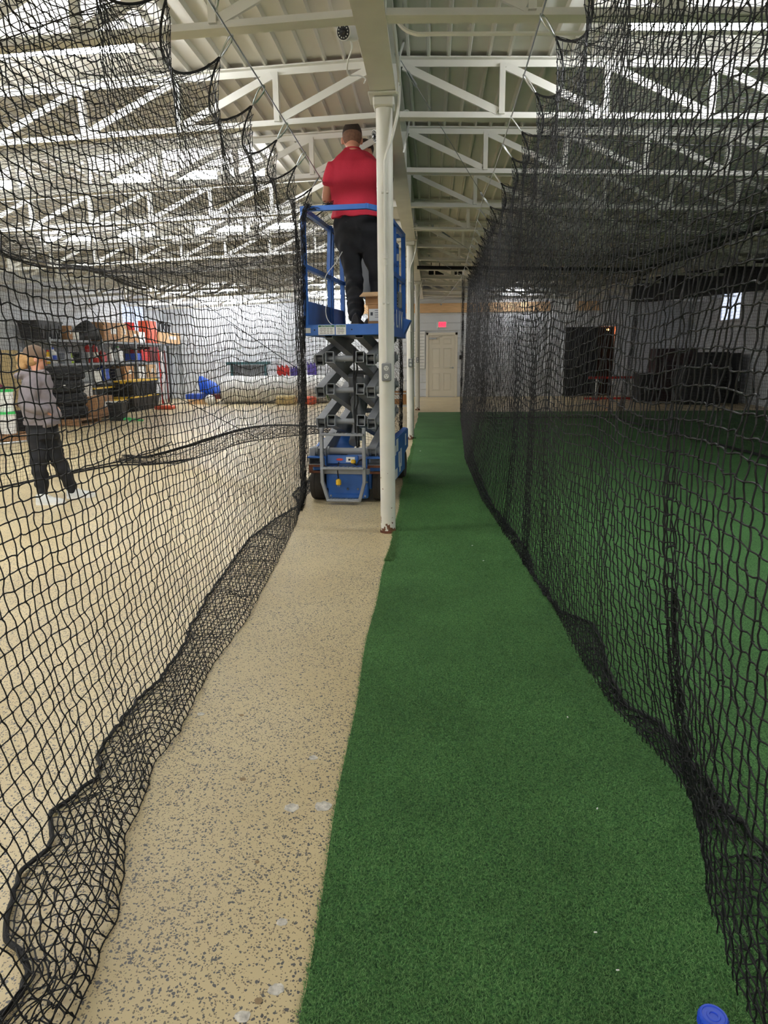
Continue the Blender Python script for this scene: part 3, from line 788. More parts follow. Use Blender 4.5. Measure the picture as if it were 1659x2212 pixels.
# platform
PZ0, PZ1 = 1.585, 1.685
PL = 1.66
for nm, (x0, x1, y0, y1) in {'front_beam': (-.372, .372, 0, .05), 'rear_beam': (-.372, .372, PL - .05, PL)}.items():
    m = MB(); m.cbox(((x0 + x1) / 2, (y0 + y1) / 2, (PZ0 + PZ1) / 2), (x1 - x0, y1 - y0, PZ1 - PZ0), b=.005); m.build(nm, 'lift_blue', LIFT)
m = MB(); m.cbox((0, PL / 2, 1.655), (.70, PL - .06, .012)); m.build('deck_plate', 'grey_dark', LIFT)
m = MB(); m.cbox((0, PL / 2, 1.600), (.52, PL - .1, .03)); m.build('underframe', 'grey_paint', LIFT)
for s in (-1, 1):
    m = MB(); m.cbox((s * .36, PL / 2, 1.70), (.025, PL, .23), b=.004); tb = m.build('side_beam', 'lift_blue', LIFT)
    m = MB(); m.cbox((s * .345, PL / 2, 1.79), (.006, PL - .05, .22)); m.build('toe_board', 'lift_blue', tb)
    if s > 0:
        text_mb('C  L I V', 0.26, 'white_plastic', 'lettering', tb, Matrix.Translation((.375, 0.95, 1.76)) @ Matrix.Rotation(PI / 2, 4, 'Z') @ Matrix.Rotation(PI / 2, 4, 'X'), label='white lettering on the blue side')
        m = MB(); m.hull([(.372, 1.45, 1.62), (.372, 1.62, 1.62), (.45, 1.60, 1.78), (.45, 1.50, 1.78), (.372, 1.45, 1.80), (.372, 1.62, 1.80)]); m.build('corner_guard', 'lift_blue', tb)
# stickers on the front beam
fb = None
for (x0, x1, z0, z1, hd) in ((-.365, -.305, 1.61, 1.655, 0), (-.232, -.076, 1.592, 1.680, 1), (-.066, .030, 1.590, 1.680, 2)):
    st = MB(); st.cbox(((x0 + x1) / 2, -.0015, (z0 + z1) / 2), (x1 - x0, .003, z1 - z0)); so = st.build('sticker', 'paper', LIFT)
    if hd:
        m = MB(); m.cbox(((x0 + x1) / 2, -.0035, z1 - .011), (x1 - x0 - .006, .002, .016)); m.build('header_band', 'label_green', so)
        text_mb('INSTRUCTIONS', .0145, 'paper', 'lettering', so, Matrix.Translation(((x0 + x1) / 2, -.005, z1 - .011)) @ Matrix.Rotation(PI / 2, 4, 'X'), .0005)
        for r in range(4):
            for c in range(4 if hd == 1 else 2):
                wd = (x1 - x0) / (5 if hd == 1 else 2.6); m = MB()
                m.cbox((x0 + .022 + c * (x1 - x0 - .03) / (4 if hd == 1 else 2) + .008, -.0033, z1 - .032 - r * .014), (wd * random.uniform(.5, .95), .001, .004)); m.build('print_line', 'ink', so)
for x in (-.268, .085):
    m = MB(); m.cyl((x, .002, 1.636), (x, -.003, 1.636), .006, 10); m.build('bolt_hole', 'black', LIFT)
# guard rails
RT = 2.69
def rail(pts, nm='guard_rail', r=.021):
    m = MB()
    for i in range(len(pts) - 1): m.bar(pts[i], pts[i + 1], 2 * r, 2 * r, (0.0, 0.01, 1) if abs(pts[i + 1][2] - pts[i][2]) < .5 else (0, 1, 0), ext=r * .9)
    return m.build(nm, 'lift_blue', LIFT)
rail([(-.35, .025, RT), (.24, .025, RT), (.35, .06, RT - .02)], 'top_rail')
m = MB(); m.tube(smooth_path([(-.35, .025, PZ1 - .05), (-.35, .025, 1.9), (-.35, .025, 2.5), (-.345, .025, RT)], 4), .027, 8, flat=.8); m.build('front_post', 'lift_blue', LIFT, True)
m = MB(); m.tube([(.35, .06, PZ1 - .05), (.35, .06, RT - .02)], .024, 8); m.build('front_post', 'lift_blue', LIFT, True)
for s in (-1, 1):
    rail([(s * .35, .04, RT), (s * .35, 1.64, RT)], 'top_rail')
    rail([(s * .35, .04, 2.20), (s * .35, 1.64, 2.20)], 'mid_rail')
    for y in ((.98, 1.09) if s < 0 else (.95,)):
        rail([(s * .35, y, 1.65), (s * (.345 if s < 0 else .35), y, 2.3), (s * .325 if s < 0 else s * .35, y, RT)], 'rail_post', .019)
    rail([(s * .35, 1.64, 1.65), (s * .35, 1.64, RT)], 'rail_post', .022)
rail([(-.35, 1.64, RT), (.35, 1.64, RT)], 'top_rail'); rail([(-.35, 1.64, 2.2), (.35, 1.64, 2.2)], 'mid_rail')
# inner frame with controls on the right rail
rail([(.30, 1.00, 1.95), (.30, 1.02, 2.56), (.30, 1.50, 2.56), (.30, 1.52, 1.95)], 'control_frame', .018)
rail([(.30, 1.01, 2.36), (.30, 1.52, 2.36)], 'control_frame', .012)
m = MB(); m.cbox((.27, 1.22, 2.14), (.13, .13, .20), b=.01); m.cbox((.27, 1.21, 2.02), (.10, .12, .06), b=.008); cb = m.build('control_box', 'black_plastic', LIFT)
m = MB(); m.lathe([(.02, 0), (.014, .05), (.012, .10), (.022, .12), (.020, .15), (.008, .16)], 12, at=(.26, 1.20, 2.24)); m.build('joystick', 'black', cb, True)
m = MB(); m.cbox((.27, 1.145, 2.03), (.06, .004, .04)); m.build('sticker', 'paper', cb)
m = MB()
hx = [(.32 + .018 * math.cos(t * 1.6), 1.25 + .018 * math.sin(t * 1.6), 2.0 - .008 * t) for t in range(0, 36)]
m.tube(hx, .004, 5); m.build('coiled_cable', 'black', cb)
m = MB(); m.cbox((.31, 1.35, 1.98), (.11, .12, .18), b=.012); m.build('junction_box', 'grey_paint', LIFT)
m = MB(); m.cbox((.30, 1.30, 2.42), (.09, .006, .07)); m.build('sticker', 'paper', LIFT)

# cartons and cord on the platform
lw = lambda x, y, z: LIFT.matrix_basis @ Vector((x, y, z))
bpy.context.view_layer.update()
bx = thing('cardboard_box', 'brown cardboard box with white shipping label standing on the lift platform', 'box', lw(.275, .34, 1.662), math.radians(-5))
m = MB(); m.cbox((0, 0, .10), (.155, .26, .20), b=.004); m.build('carton', 'cardboard', bx)
m = MB(); m.cbox((-.01, -.132, .11), (.11, .003, .11)); lb = m.build('shipping_label', 'paper', bx)
for r in range(4):
    m = MB(); m.cbox((.015, -.134, .15 - r * .02), (.05, .002, .004)); m.build('print_line', 'ink', lb)
m = MB(); m.cbox((-.04, -.134, .12), (.022, .002, .03)); m.build('print_line', 'ink', lb)
bx = thing('open_carton', 'open cardboard carton with ragged flap stacked on the labelled box', 'box', lw(.272, .34, 1.863), math.radians(-12))
m = MB(); m.cbox((0, 0, .045), (.165, .26, .09), b=.004); m.build('carton', 'cardboard', bx)
m = MB(); m.cbox((-.03, -.15, .095), (.17, .12, .008), Matrix.Rotation(.35, 3, 'X')); m.build('flap', 'cardboard_pale', bx)
m = MB(); m.tube(smooth_path([lw(-.06, .33, 2.36), lw(-.12, .28, 2.25), lw(-.20, .20, 2.12), lw(-.18, .18, 1.98), lw(-.19, .14, 1.80), lw(-.14, .10, 1.70), lw(-.04, .10, 1.667), lw(.02, .30, 1.665)], 6), .004, 6)
tag(m.build('white_string', 'white_plastic', None, True), 'thin white cord hanging beside the man in the red shirt', 'cord')
# ================================================================== people
def remeshed(name, mb, vox, mat, parent, it=6, disp=0.0, dscale=9.0, dstr=(1, 1, 1), seed=0, label=None, fac=.5):
    me = mb.mesh(name)
    o = bpy.data.objects.new(name, me); COL.objects.link(o)
    md = o.modifiers.new('r', 'REMESH'); md.mode = 'VOXEL'; md.voxel_size = vox; md.use_smooth_shade = True
    sm = o.modifiers.new('s', 'SMOOTH'); sm.factor = fac; sm.iterations = it
    bpy.context.view_layer.update()
    nm = bpy.data.meshes.new_from_object(o.evaluated_get(bpy.context.evaluated_depsgraph_get()))
    bpy.data.objects.remove(o); bpy.data.meshes.remove(me); nm.name = name
    if disp:
        n = len(nm.vertices); co = np.empty(n * 3); nm.vertices.foreach_get('co', co); co = co.reshape(-1, 3)
        no = np.empty(n * 3); nm.vertices.foreach_get('normal', no); no = no.reshape(-1, 3)
        rg = np.random.default_rng(seed); q = co * np.array(dstr)
        h = np.zeros(n)
        for k in range(9):
            d = rg.normal(size=3); d /= np.linalg.norm(d); fr = dscale * (0.6 + 1.6 * rg.random())
            h += np.sin(q @ d * fr * 2 * PI + rg.random() * 6.28) * (1.0 / (0.6 + k * .15))
        h = np.sign(h) * np.abs(h) ** .8
        co += no * (h * disp / 3)[:, None]
        nm.vertices.foreach_set('co', co.ravel()); nm.update()
    nm.materials.clear(); nm.materials.append(MATS[mat])
    nm.polygons.foreach_set('use_smooth', [True] * len(nm.polygons))
    return obj(name, nm, parent, None, label)
def ering(c, rx, ry, n=20, R=None, ax=None):
    """ellipse ring; ax = (xdir, ydir)"""
    xd, yd = ax if ax else (Vector((1, 0, 0)), Vector((0, 1, 0)))
    return [Vector(c) + xd * (rx * math.cos(2 * PI * k / n)) + yd * (ry * math.sin(2 * PI * k / n)) for k in range(n)]
def limb(mb, pts, rs, n=14, sub=3):
    P = smooth_path(pts, sub); R_ = []
    m = len(pts)
    for i in range(m - 1):
        for k in range(sub): R_.append(lerp(rs[i], rs[i + 1], k / sub))
    R_.append(rs[-1]); mb.tube(P, R_, n)
    mb.ball(pts[0], rs[0] * .98); mb.ball(pts[-1], rs[-1] * .98)
def frame_from(fwd):
    f_ = Vector((fwd[0], fwd[1], 0)).normalized(); rt = Vector((f_.y, -f_.x, 0))
    return Matrix((rt, f_, Vector((0, 0, 1)))).transposed()      # local x=right, y=forward
def head_mesh(mb, c, fwd, pitch=0.0, s=1.0):
    Rm = frame_from(fwd) @ Matrix.Rotation(pitch, 3, 'X'); A = Vector(c)
    P = lambda x, y, z: A + Rm @ (Vector((x, y, z)) * s)
    mb.ball(P(0, -.012, .022), (.076 * s, .094 * s, .098 * s), 20, 14, Rm)
    mb.ball(P(0, .030, -.050), (.056 * s, .060 * s, .062 * s), 16, 10, Rm)
    mb.ball(P(0, .052, -.082), (.028 * s, .030 * s, .022 * s), 12, 8, Rm)
    mb.hull([P(-.009, .078, .02), P(.009, .078, .02), P(0, .10, .012), P(-.017, .085, -.028), P(.017, .085, -.028), P(0, .115, -.022), P(0, .07, -.034)])
    for sx in (-1, 1):
        mb.ball(P(sx * .076, -.008, -.008), (.012 * s, .020 * s, .032 * s), 10, 8, Rm)
        mb.ball(P(sx * .032, .078, .020), (.017 * s, .012 * s, .006 * s), 8, 6, Rm)
    mb.ball(P(0, .084, -.052), (.024 * s, .012 * s, .009 * s), 10, 6, Rm)
    return P, Rm
def eyes(parent, P):
    for sx in (-1, 1):
        m = MB(); m.ball(P(sx * .032, .080, .010), .011, 10, 8); m.build('eye', 'white_plastic', parent, True)
        m = MB(); m.ball(P(sx * .032, .089, .010), .005, 8, 6); m.build('pupil', 'black', parent, True)
    m = MB(); m.ball(P(0, .093, -.052), (.020, .006, .006), 10, 6); m.build('lips', 'lip_tone', parent, True)
M('lip_tone', rgb(176, 104, 96), 0.5)
def hand_mesh(mb, w, d, nrm, side, curl=.6, s=1.0):
    """wrist w, direction d, palm normal nrm, side=+1 thumb along cross(d,nrm)"""
    d = Vector(d).normalized(); nrm = Vector(nrm); nrm = (nrm - d * nrm.dot(d)).normalized(); t = d.cross(nrm) * side; W = Vector(w)
    mb.tube([W, W + d * .045 * s, W + d * .085 * s], [.024 * s, .034 * s, .036 * s], 12, flat=.55)
    mb.rings([ering(W + d * x * s, a * s, .014 * s, 12, None, (t, nrm)) for x, a in ((-.01, .022), (.03, .034), (.07, .040), (.095, .038))])
    for i, (ln, off) in enumerate(((.070, .029), (.080, .010), (.074, -.010), (.058, -.028))):
        a = W + d * .088 * s + t * off * s; c_ = curl * (1 + .12 * i); pts = [a - d * .02 * s, a]; dd = d.copy(); p = a
        for seg in (.45, .32, .25):
            dd = (dd + nrm * c_ * (.75 if seg == .45 else 1)).normalized(); p = p + dd * ln * seg * s; pts.append(p)
        mb.tube(pts, [.0095 * s, .0095 * s, .0088 * s, .0082 * s, .0072 * s], 8); mb.ball(pts[-1], .0072 * s, 8, 6)
    a = W + d * .025 * s + t * .030 * s; dd = (d * .7 + t * .75 + nrm * .35).normalized()
    p1 = a + dd * .038 * s; p2 = p1 + (dd + nrm * .3 - t * .45).normalized() * .032 * s
    mb.tube([a - dd * .012, a, p1, p2], [.012 * s, .0125 * s, .0105 * s, .0085 * s], 8); mb.ball(p2, .0085 * s, 8, 6)
def shoe(parent, heel, fwd, ln, mat, sole_mat, h=.085, lace=None, pitch=0.0):
    Rm = frame_from(fwd) @ Matrix.Rotation(pitch, 3, 'X'); A = Vector(heel); w_ = ln * .36
    prof = [(-.06, .26, .95), (0.0, .34, 1.0), (.12, .38, 1.02), (.3, .37, .98), (.45, .40, .72), (.62, .48, .60), (.80, .48, .50), (.93, .38, .38), (1.0, .18, .22)]
    m = MB(); rs = []; so = []
    for (t, wf, hf) in prof:
        hw = ln * wf / 2 * .92; zc = .02
        ring = [A + Rm @ Vector((hw * math.cos(a) * (1.0 if math.sin(a) < .3 else .90), ln * t, zc + h * hf * max(0, math.sin(a)) * 1.0)) for a in [PI * k / 9 for k in range(10)]]
        ring += [A + Rm @ Vector((-hw + 2 * hw * k / 4, ln * t, zc - .004)) for k in (1, 2, 3)]
        rs.append(ring)
    m.rings(rs); up = m.build('shoe', mat, parent, True)
    m = MB(); prof2 = [(-.075, .20), (-.04, .34), (.1, .40), (.3, .37), (.45, .40), (.65, .52), (.82, .50), (.95, .38), (1.02, .16)]
    lo = []; hi = []
    for sgn in (1, -1):
        for (t, wf) in (prof2 if sgn > 0 else prof2[::-1]):
            lo.append(A + Rm @ Vector((sgn * ln * wf / 2 * .84, ln * t, 0.0))); hi.append(A + Rm @ Vector((sgn * ln * wf / 2 * .86, ln * t, .028)))
    m.rings([lo, hi]); m.build('sole', sole_mat, up)
    if lace:
        for k in range(4):
            m = MB(); z = .02 + h * (.86 - .09 * k); y = ln * (.38 + .055 * k)
            m.tube([A + Rm @ Vector((-.022, y, z - .004)), A + Rm @ Vector((0, y, z + .006)), A + Rm @ Vector((.022, y, z - .004))], .003, 5); m.build('lace', lace, up)
    return up

# ---- man in the red shirt on the platform, back to the camera
YM = 7.10
def PM(u, v, dy=0.0): return onY(u, v, YM + dy)
man = thing('person', 'man in a red t-shirt and black trousers standing on the lift with his back turned', 'person', (PM(770, 690).x, YM, 1.662))
def bake(parent, objs):
    bpy.context.view_layer.update()
    for o in objs: o.matrix_parent_inverse = parent.matrix_world.inverted()
KID = []
HN = 208.0
sk = MB()
hc = PM(761, 304, .05)
hp, hR = head_mesh(sk, hc, (-.10, 1, 0), -.38, 1.17)
limb(sk, [PM(763, 345, .0), PM(762, 325, .02), hc + Vector((0, -.01, .0))], [.066, .058, .056])
sk.rings([ering(PM(766, v, 0), h / HN, d) for v, h, d in ((345, 24, .07), (380, 40, .10), (430, 38, .10), (470, 36, .10), (500, 36, .10), (515, 30, .08))])
for (sh, el, wr, sd) in (((722, 366), (705, 428), (748, 436), 1), ((818, 366), (839, 402), (792, 425), -1)):
    E_ = PM(*el, .03); W_ = PM(*wr, .27)
    limb(sk, [PM(*sh, 0), PM((sh[0] + el[0]) / 2 - 2 * sd, (sh[1] + el[1]) / 2, .0), E_], [.055, .052, .045])
    limb(sk, [E_, E_.lerp(W_, .35), W_], [.047, .045, .029])
    hand_mesh(sk, W_, (W_ - E_) + Vector((0, .1, .12)), (sd, .2, .3), sd, .55)
for (hx, hv, kx, kv, ax, av) in ((752, 515, 762, 592, 768, 676), (792, 515, 815, 597, 820, 690)):
    limb(sk, [PM(hx, hv), PM(kx, kv, .02), PM(ax, av, -.28 if ax < 800 else -.02)], [.070, .05, .040])
body = remeshed('body', sk, .0075, 'skin', man, 4); KID.append(body)
# shirt
st = MB()
st.rings([ering(PM(u, v, dy), h / HN, d, 26) for u, v, h, d, dy in ((762, 321, 17, .068, .03), (763, 329, 25, .085, .02), (765, 339, 38, .105, .01), (767, 352, 49, .125, 0), (769, 372, 54, .138, 0), (770, 400, 53, .142, 0), (770, 430, 49, .138, 0), (771, 455, 48, .140, 0), (771, 472, 51, .152, 0))])
for (sh, en, sd) in (((723, 366), (717, 403), 1), ((817, 366), (825, 398), -1)):
    a = PM(*sh, 0); c_ = PM(*en, .02); st.tube([a.lerp(PM(768, 372), .3), a, a.lerp(c_, .5), c_], [.085, .092, .099, .102], 16)
KID.append(remeshed('shirt', st, .010, 'red_shirt', man, 5, .011, 4.6, (1.3, 1.3, .35), 3))
m = MB(); m.tube([PM(762, 322, .03) + Vector((.070 * math.cos(k * PI / 9), .060 * math.sin(k * PI / 9) - .004, 0)) for k in range(18)], .007, 6, closed=True); KID.append(m.build('collar', 'red_shirt', man, True))
# trousers
tr = MB()
tr.rings([ering(PM(u, v), h / HN, d, 24) for u, v, h, d in ((771, 462, 44, .125), (771, 480, 46, .135), (771, 500, 48, .142), (772, 520, 48, .130), (773, 536, 42, .110), (774, 548, 33, .08))])
for (pts, rs) in ((((753, 512, 0), (757, 550, .01), (763, 592, .02), (766, 638, -.12), (768, 668, -.26), (768, 684, -.33)), (.112, .106, .088, .080, .074, .066)),
                  (((795, 512, 0), (806, 552, .01), (816, 597, .03), (820, 645, .02), (822, 688, 0)), (.110, .100, .086, .078, .076))):
    limb(tr, [PM(*p) for p in pts], rs, 16)
KID.append(remeshed('trousers', tr, .011, 'black_trousers', man, 6, .013, 4.5, (1, 1, 1.2), 5))
# hair
hr = MB(); hr.ball(hp(0, -.016, .040), (.093, .113, .120), 40, 30, hR)
hcut = [v for v in hr.v]
hair = MB()
Ri = hR.inverted()
for fc in hr.f:
    c_ = sum((Vector(hr.v[i]) for i in fc), Vector()) / len(fc); l = Ri @ (c_ - hc)
    if l.z > -.012 + (.055 if l.y > .02 else 0): hair.f.append(fc)
hair.v = hr.v
KID.append(hair.build('hair', 'hair_brown', man, True))
hr = MB(); hr.ball(hp(0, -.020, .014), (.0925, .106, .094), 32, 24, hR); M('hair_fade', rgb(124, 90, 72), 0.7, bump=.4, bscale=260, var=.2, vscale=50)
KID.append(hr.build('hair_fade', 'hair_fade', man, True))
kp = len(bpy.data.objects)
s1 = shoe(man, onY(768, 700, 6.69), (.05, 1, 0), .29, 'shoe_dark', 'sole', .10); s1b = shoe(man, Vector((PM(822, 700).x, YM - .02, 1.664)), (.25, 1, 0), .29, 'shoe_dark', 'sole', .10)
dz = 1.663 - onY(768, 700, 6.69).z
KID += [s1, s1b]; s1.location.z += dz
m = MB(); m.ball(hp(-.082, -.008, -.008), (.013, .022, .034), 10, 8, hR); KID.append(m.build('ear', 'skin', man, True))
bake(man, KID)

# ---- second man, mostly hidden behind the first
YN = 7.75
def PN(u, v, dy=0.0): return onY(u, v, YN + dy)
man2 = thing('person', 'man with dark hair and grey trousers standing behind the man in red', 'person', (PN(800, 640).x, YN, 1.662))
KID = []; HM = 192.0
sk = MB(); hc2 = PN(786, 328, 0)
hp2, hR2 = head_mesh(sk, hc2, (-.55, -.85, 0), .25, 1.03)
limb(sk, [PN(795, 362, .02), PN(790, 345, .02), hc2], [.075, .062, .058])
sk.rings([ering(PN(798, v, 0), h / HM, d) for v, h, d in ((368, 34, .08), (395, 42, .11), (440, 38, .11), (480, 38, .11), (520, 40, .12))])
for (sh, el, wr, sd) in (((762, 378), (770, 430), (775, 415), 1), ((835, 380), (832, 432), (800, 420), -1)):
    E_ = PN(*el, -.02); W_ = PN(*wr, -.22)
    limb(sk, [PN(*sh, 0), E_], [.058, .044]); limb(sk, [E_, W_], [.044, .028])
    hand_mesh(sk, W_, (W_ - E_), (0, .2, 1), sd, .6)
for (hx, hv, kx, kv, ax, av) in ((785, 525, 790, 585, 796, 640), (815, 525, 822, 590, 826, 660)):
    limb(sk, [PN(hx, hv), PN(kx, kv, -.03), PN(ax, av, .02)], [.08, .055, .042])
KID.append(remeshed('body', sk, .0075, 'skin', man2, 4))
st = MB()
st.rings([ering(PN(u, v), h / HM, d, 22) for u, v, h, d in ((792, 352, 20, .075), (795, 366, 36, .11), (798, 382, 46, .13), (799, 415, 45, .135), (799, 455, 43, .13), (799, 490, 44, .13))])
for (sh, el) in (((762, 380), (768, 420)), ((835, 382), (833, 420))): st.tube([PN(*sh), PN(*el, -.01)], [.08, .07], 14)
KID.append(remeshed('shirt', st, .012, 'dark_fabric', man2, 5, .006, 2.6, (1.5, 1.5, .6), 8))
tr = MB(); tr.rings([ering(PN(800, v), h / HM, d, 20) for v, h, d in ((482, 42, .12), (505, 44, .13), (532, 44, .12))])
limb(tr, [PN(782, 525), PN(790, 585, -.03), PN(794, 632, 0)], [.105, .09, .085]); limb(tr, [PN(820, 525), PN(826, 590, -.03), PN(828, 660, 0)], [.10, .085, .08])
KID.append(remeshed('trousers', tr, .012, 'grey_trousers', man2, 4, .012, 3.5, (1, 1, 1), 9))
hr = MB(); hr.ball(hp2(0, -.014, .04), (.083, .100, .090), 18, 12, hR2); KID.append(hr.build('hair', 'hair_brown', man2, True))
eyes(man2, hp2); KID += [o for o in man2.children if o.name.startswith(('eye', 'pupil', 'lips'))]
KID.append(shoe(man2, Vector((PN(797, 660).x, YN + .06, 1.664)), (-.2, -1, 0), .28, 'shoe_dark', 'rubber', .11)); KID.append(shoe(man2, Vector((PN(830, 660).x, YN + .06, 1.664)), (.3, -1, 0), .28, 'shoe_dark', 'rubber', .11))
bake(man2, KID)

# ---- woman watching on the left
YW = 6.62
def PW(u, v, dy=0.0): return onY(u, v, YW + dy)
wom = thing('person', 'woman in a grey hoodie, black trousers and taupe cap standing on the bare floor', 'person', (PW(110, 1085).x, YW, 0))
KID = []; HW = 222.0
FW = (.86, .50, 0)
sk = MB(); hcw = PW(77, 775, .0)
hpw, hRw = head_mesh(sk, hcw, (.80, .60, 0), -.10, .97)
limb(sk, [PW(84, 815), PW(81, 800), hcw + Vector((-.01, 0, -.02))], [.066, .052, .050])
sk.rings([ering(PW(u, v), h / HW, d) for u, v, h, d in ((80, 820, 24, .08), (79, 850, 28, .09), (86, 890, 28, .09), (90, 925, 25, .09))])
HANDW = PW(92, 888, -.12)
limb(sk, [PW(74, 828, -.10), PW(62, 872, -.15), HANDW], [.050, .042, .026]); hand_mesh(sk, HANDW, PW(108, 897, -.05) - HANDW, (.2, .6, .3), -1, .5, .92)
W2 = PW(118, 878, .10)
limb(sk, [PW(84, 828, .13), PW(98, 868, .16), W2], [.048, .040, .026]); hand_mesh(sk, W2, PW(126, 892, .06) - W2, (-.2, -.6, .3), 1, .5, .92)
LEG = (((84, 930, -.02), (88, 1000, -.04), (92, 1066, -.06)), ((104, 930, .04), (131, 1000, .10), (156, 1060, .17)))
for l in LEG: limb(sk, [PW(*p) for p in l], [.075, .052, .038])
KID.append(remeshed('body', sk, .0075, 'skin', wom, 4))
# hoodie
st = MB()
st.rings([ering(PW(u, v), h / HW, d, 24) for u, v, h, d in ((86, 803, 15, .070), (83, 813, 25, .095), (80, 828, 33, .125), (79, 850, 36, .135), (82, 875, 38, .138), (88, 897, 40, .140), (91, 912, 38, .138))])
st.rings([ering(PW(u, v, -.01), h / HW, d, 20) for u, v, h, d in ((112, 895, 10, .10), (112, 915, 14, .12), (108, 922, 12, .11))])
limb(st, [PW(76, 824, -.08), PW(68, 850, -.13), PW(60, 872, -.165), PW(76, 880, -.165), PW(97, 888, -.13)], [.074, .072, .066, .058, .046], 16)
limb(st, [PW(86, 824, .12), PW(100, 866, .17), PW(115, 876, .12)], [.072, .060, .046], 14)
st.ball(PW(42, 812, -.01), (.060, .07, .040), 14, 10); st.ball(PW(58, 808, 0), (.085, .085, .045), 14, 10)
limb(st, [PW(66, 806, -.05), PW(92, 803, -.04), PW(98, 806, .02)], [.030, .028, .022], 10)
KID.append(remeshed('hoodie', st, .010, 'grey_hoodie', wom, 5, .013, 4.2, (1, 1, 1.3), 12))
m = MB(); m.rings([ering(PW(u, v, -.005), h / HW, d, 24) for u, v, h, d in ((91, 908, 39.5, .142), (91, 916, 38.5, .140))]); KID.append(m.build('waistband', 'grey_hoodie', wom, True))
tr = MB(); tr.rings([ering(PW(u, v), h / HW, d, 20) for u, v, h, d in ((90, 905, 33, .12), (91, 925, 33, .13), (93, 948, 33, .125))])
limb(tr, [PW(82, 940, -.03), PW(85, 985, -.04), PW(87, 1025, -.05), PW(91, 1062, -.06)], [.098, .082, .074, .052], 16)
limb(tr, [PW(106, 940, .04), PW(122, 985, .08), PW(138, 1022, .12), PW(155, 1058, .17)], [.096, .080, .070, .052], 16)
KID.append(remeshed('trousers', tr, .010, 'black_trousers', wom, 4, .012, 4.6, (1, 1, 1.2), 14))
# cap, hair
cp_ = MB(); cp_.ball(hpw(0, -.010, .044), (.088, .103, .088), 22, 14, hRw)
cap = MB(); cap.v = cp_.v; Ri = hRw.inverted()
for fc in cp_.f:
    c_ = sum((Vector(cp_.v[i]) for i in fc), Vector()) / len(fc)
    if (Ri @ (c_ - hcw)).z > .012: cap.f.append(fc)
cpo = cap.build('cap', 'cap_taupe', wom, True); KID.append(cpo)
m = MB(); rr = []
for z in (0.0, .006): rr.append([hpw(.072 * math.sin(a), .078 + .085 * math.cos(a) if abs(a) < PI / 2 else .07, .018 + z - .02 * math.cos(a)) for a in [(-PI / 2 + PI * k / 12) for k in range(13)]] + [hpw(.05, .06, .02 + z), hpw(-.05, .06, .02 + z)])
m.rings(rr); m.build('cap_brim', 'cap_taupe', cpo)
m = MB(); m.ball(hpw(0, -.01, .134), .008, 8, 6); m.build('cap_button', 'cap_taupe', cpo)
hb = MB(); hb.ball(hpw(0, -.032, .0), (.082, .080, .070), 18, 12, hRw); hb.ball(PW(47, 776, 0), (.052, .055, .062), 14, 10); hb.ball(PW(52, 788, -.01), (.042, .05, .052), 12, 10); hb.ball(PW(44, 793, 0), (.030, .04, .04), 12, 8)
KID.append(remeshed('hair', hb, .010, 'hair_blond', wom, 3, .006, 5, (1, 1, 2), 4))
eyes(wom, hpw); KID += [o for o in wom.children if o.name.startswith(('eye', 'pupil', 'lips'))]
a = onZ(84, 1090); KID.append(shoe(wom, a, (1, .10, 0), .255, 'shoe_white', 'white_plastic', .085, 'white_plastic'))
a = PW(150, 1062, .17); KID.append(shoe(wom, Vector((a.x, YW + .15, 0)), (.92, .38, 0), .255, 'shoe_white', 'white_plastic', .085, 'white_plastic'))
bake(wom, KID)
# ================================================================== netting
def tubes(P0, P1, rad, n):
    """many open prisms: (N,3),(N,3) -> verts, quad loops"""
    d = P1 - P0; L_ = np.linalg.norm(d, axis=1, keepdims=True); L_[L_ == 0] = 1; d = d / L_
    ref = np.where(np.abs(d[:, 2:3]) < .9, np.array([[0, 0, 1.0]]), np.array([[1.0, 0, 0]]))
    a = np.cross(d, ref); a /= np.linalg.norm(a, axis=1, keepdims=True); c = np.cross(d, a)
    N = len(P0); V = np.empty((N, 2 * n, 3))
    rad = np.broadcast_to(np.asarray(rad, float).reshape(-1, 1), (N, 1))
    for k in range(n):
        an = 2 * PI * k / n; off = (a * math.cos(an) + c * math.sin(an)) * rad
        V[:, k] = P0 + off; V[:, n + k] = P1 + off
    F = np.empty((N, n, 4), np.int64); base = (np.arange(N) * 2 * n)[:, None]
    for k in range(n):
        k2 = (k + 1) % n
        F[:, k, 0] = base[:, 0] + k; F[:, k, 1] = base[:, 0] + k2; F[:, k, 2] = base[:, 0] + n + k2; F[:, k, 3] = base[:, 0] + n + k
    return V.reshape(-1, 3), F.reshape(-1, 4)
OCT_F = np.array([(0, 2, 4), (2, 1, 4), (1, 3, 4), (3, 0, 4), (2, 0, 5), (1, 2, 5), (3, 1, 5), (0, 3, 5)])
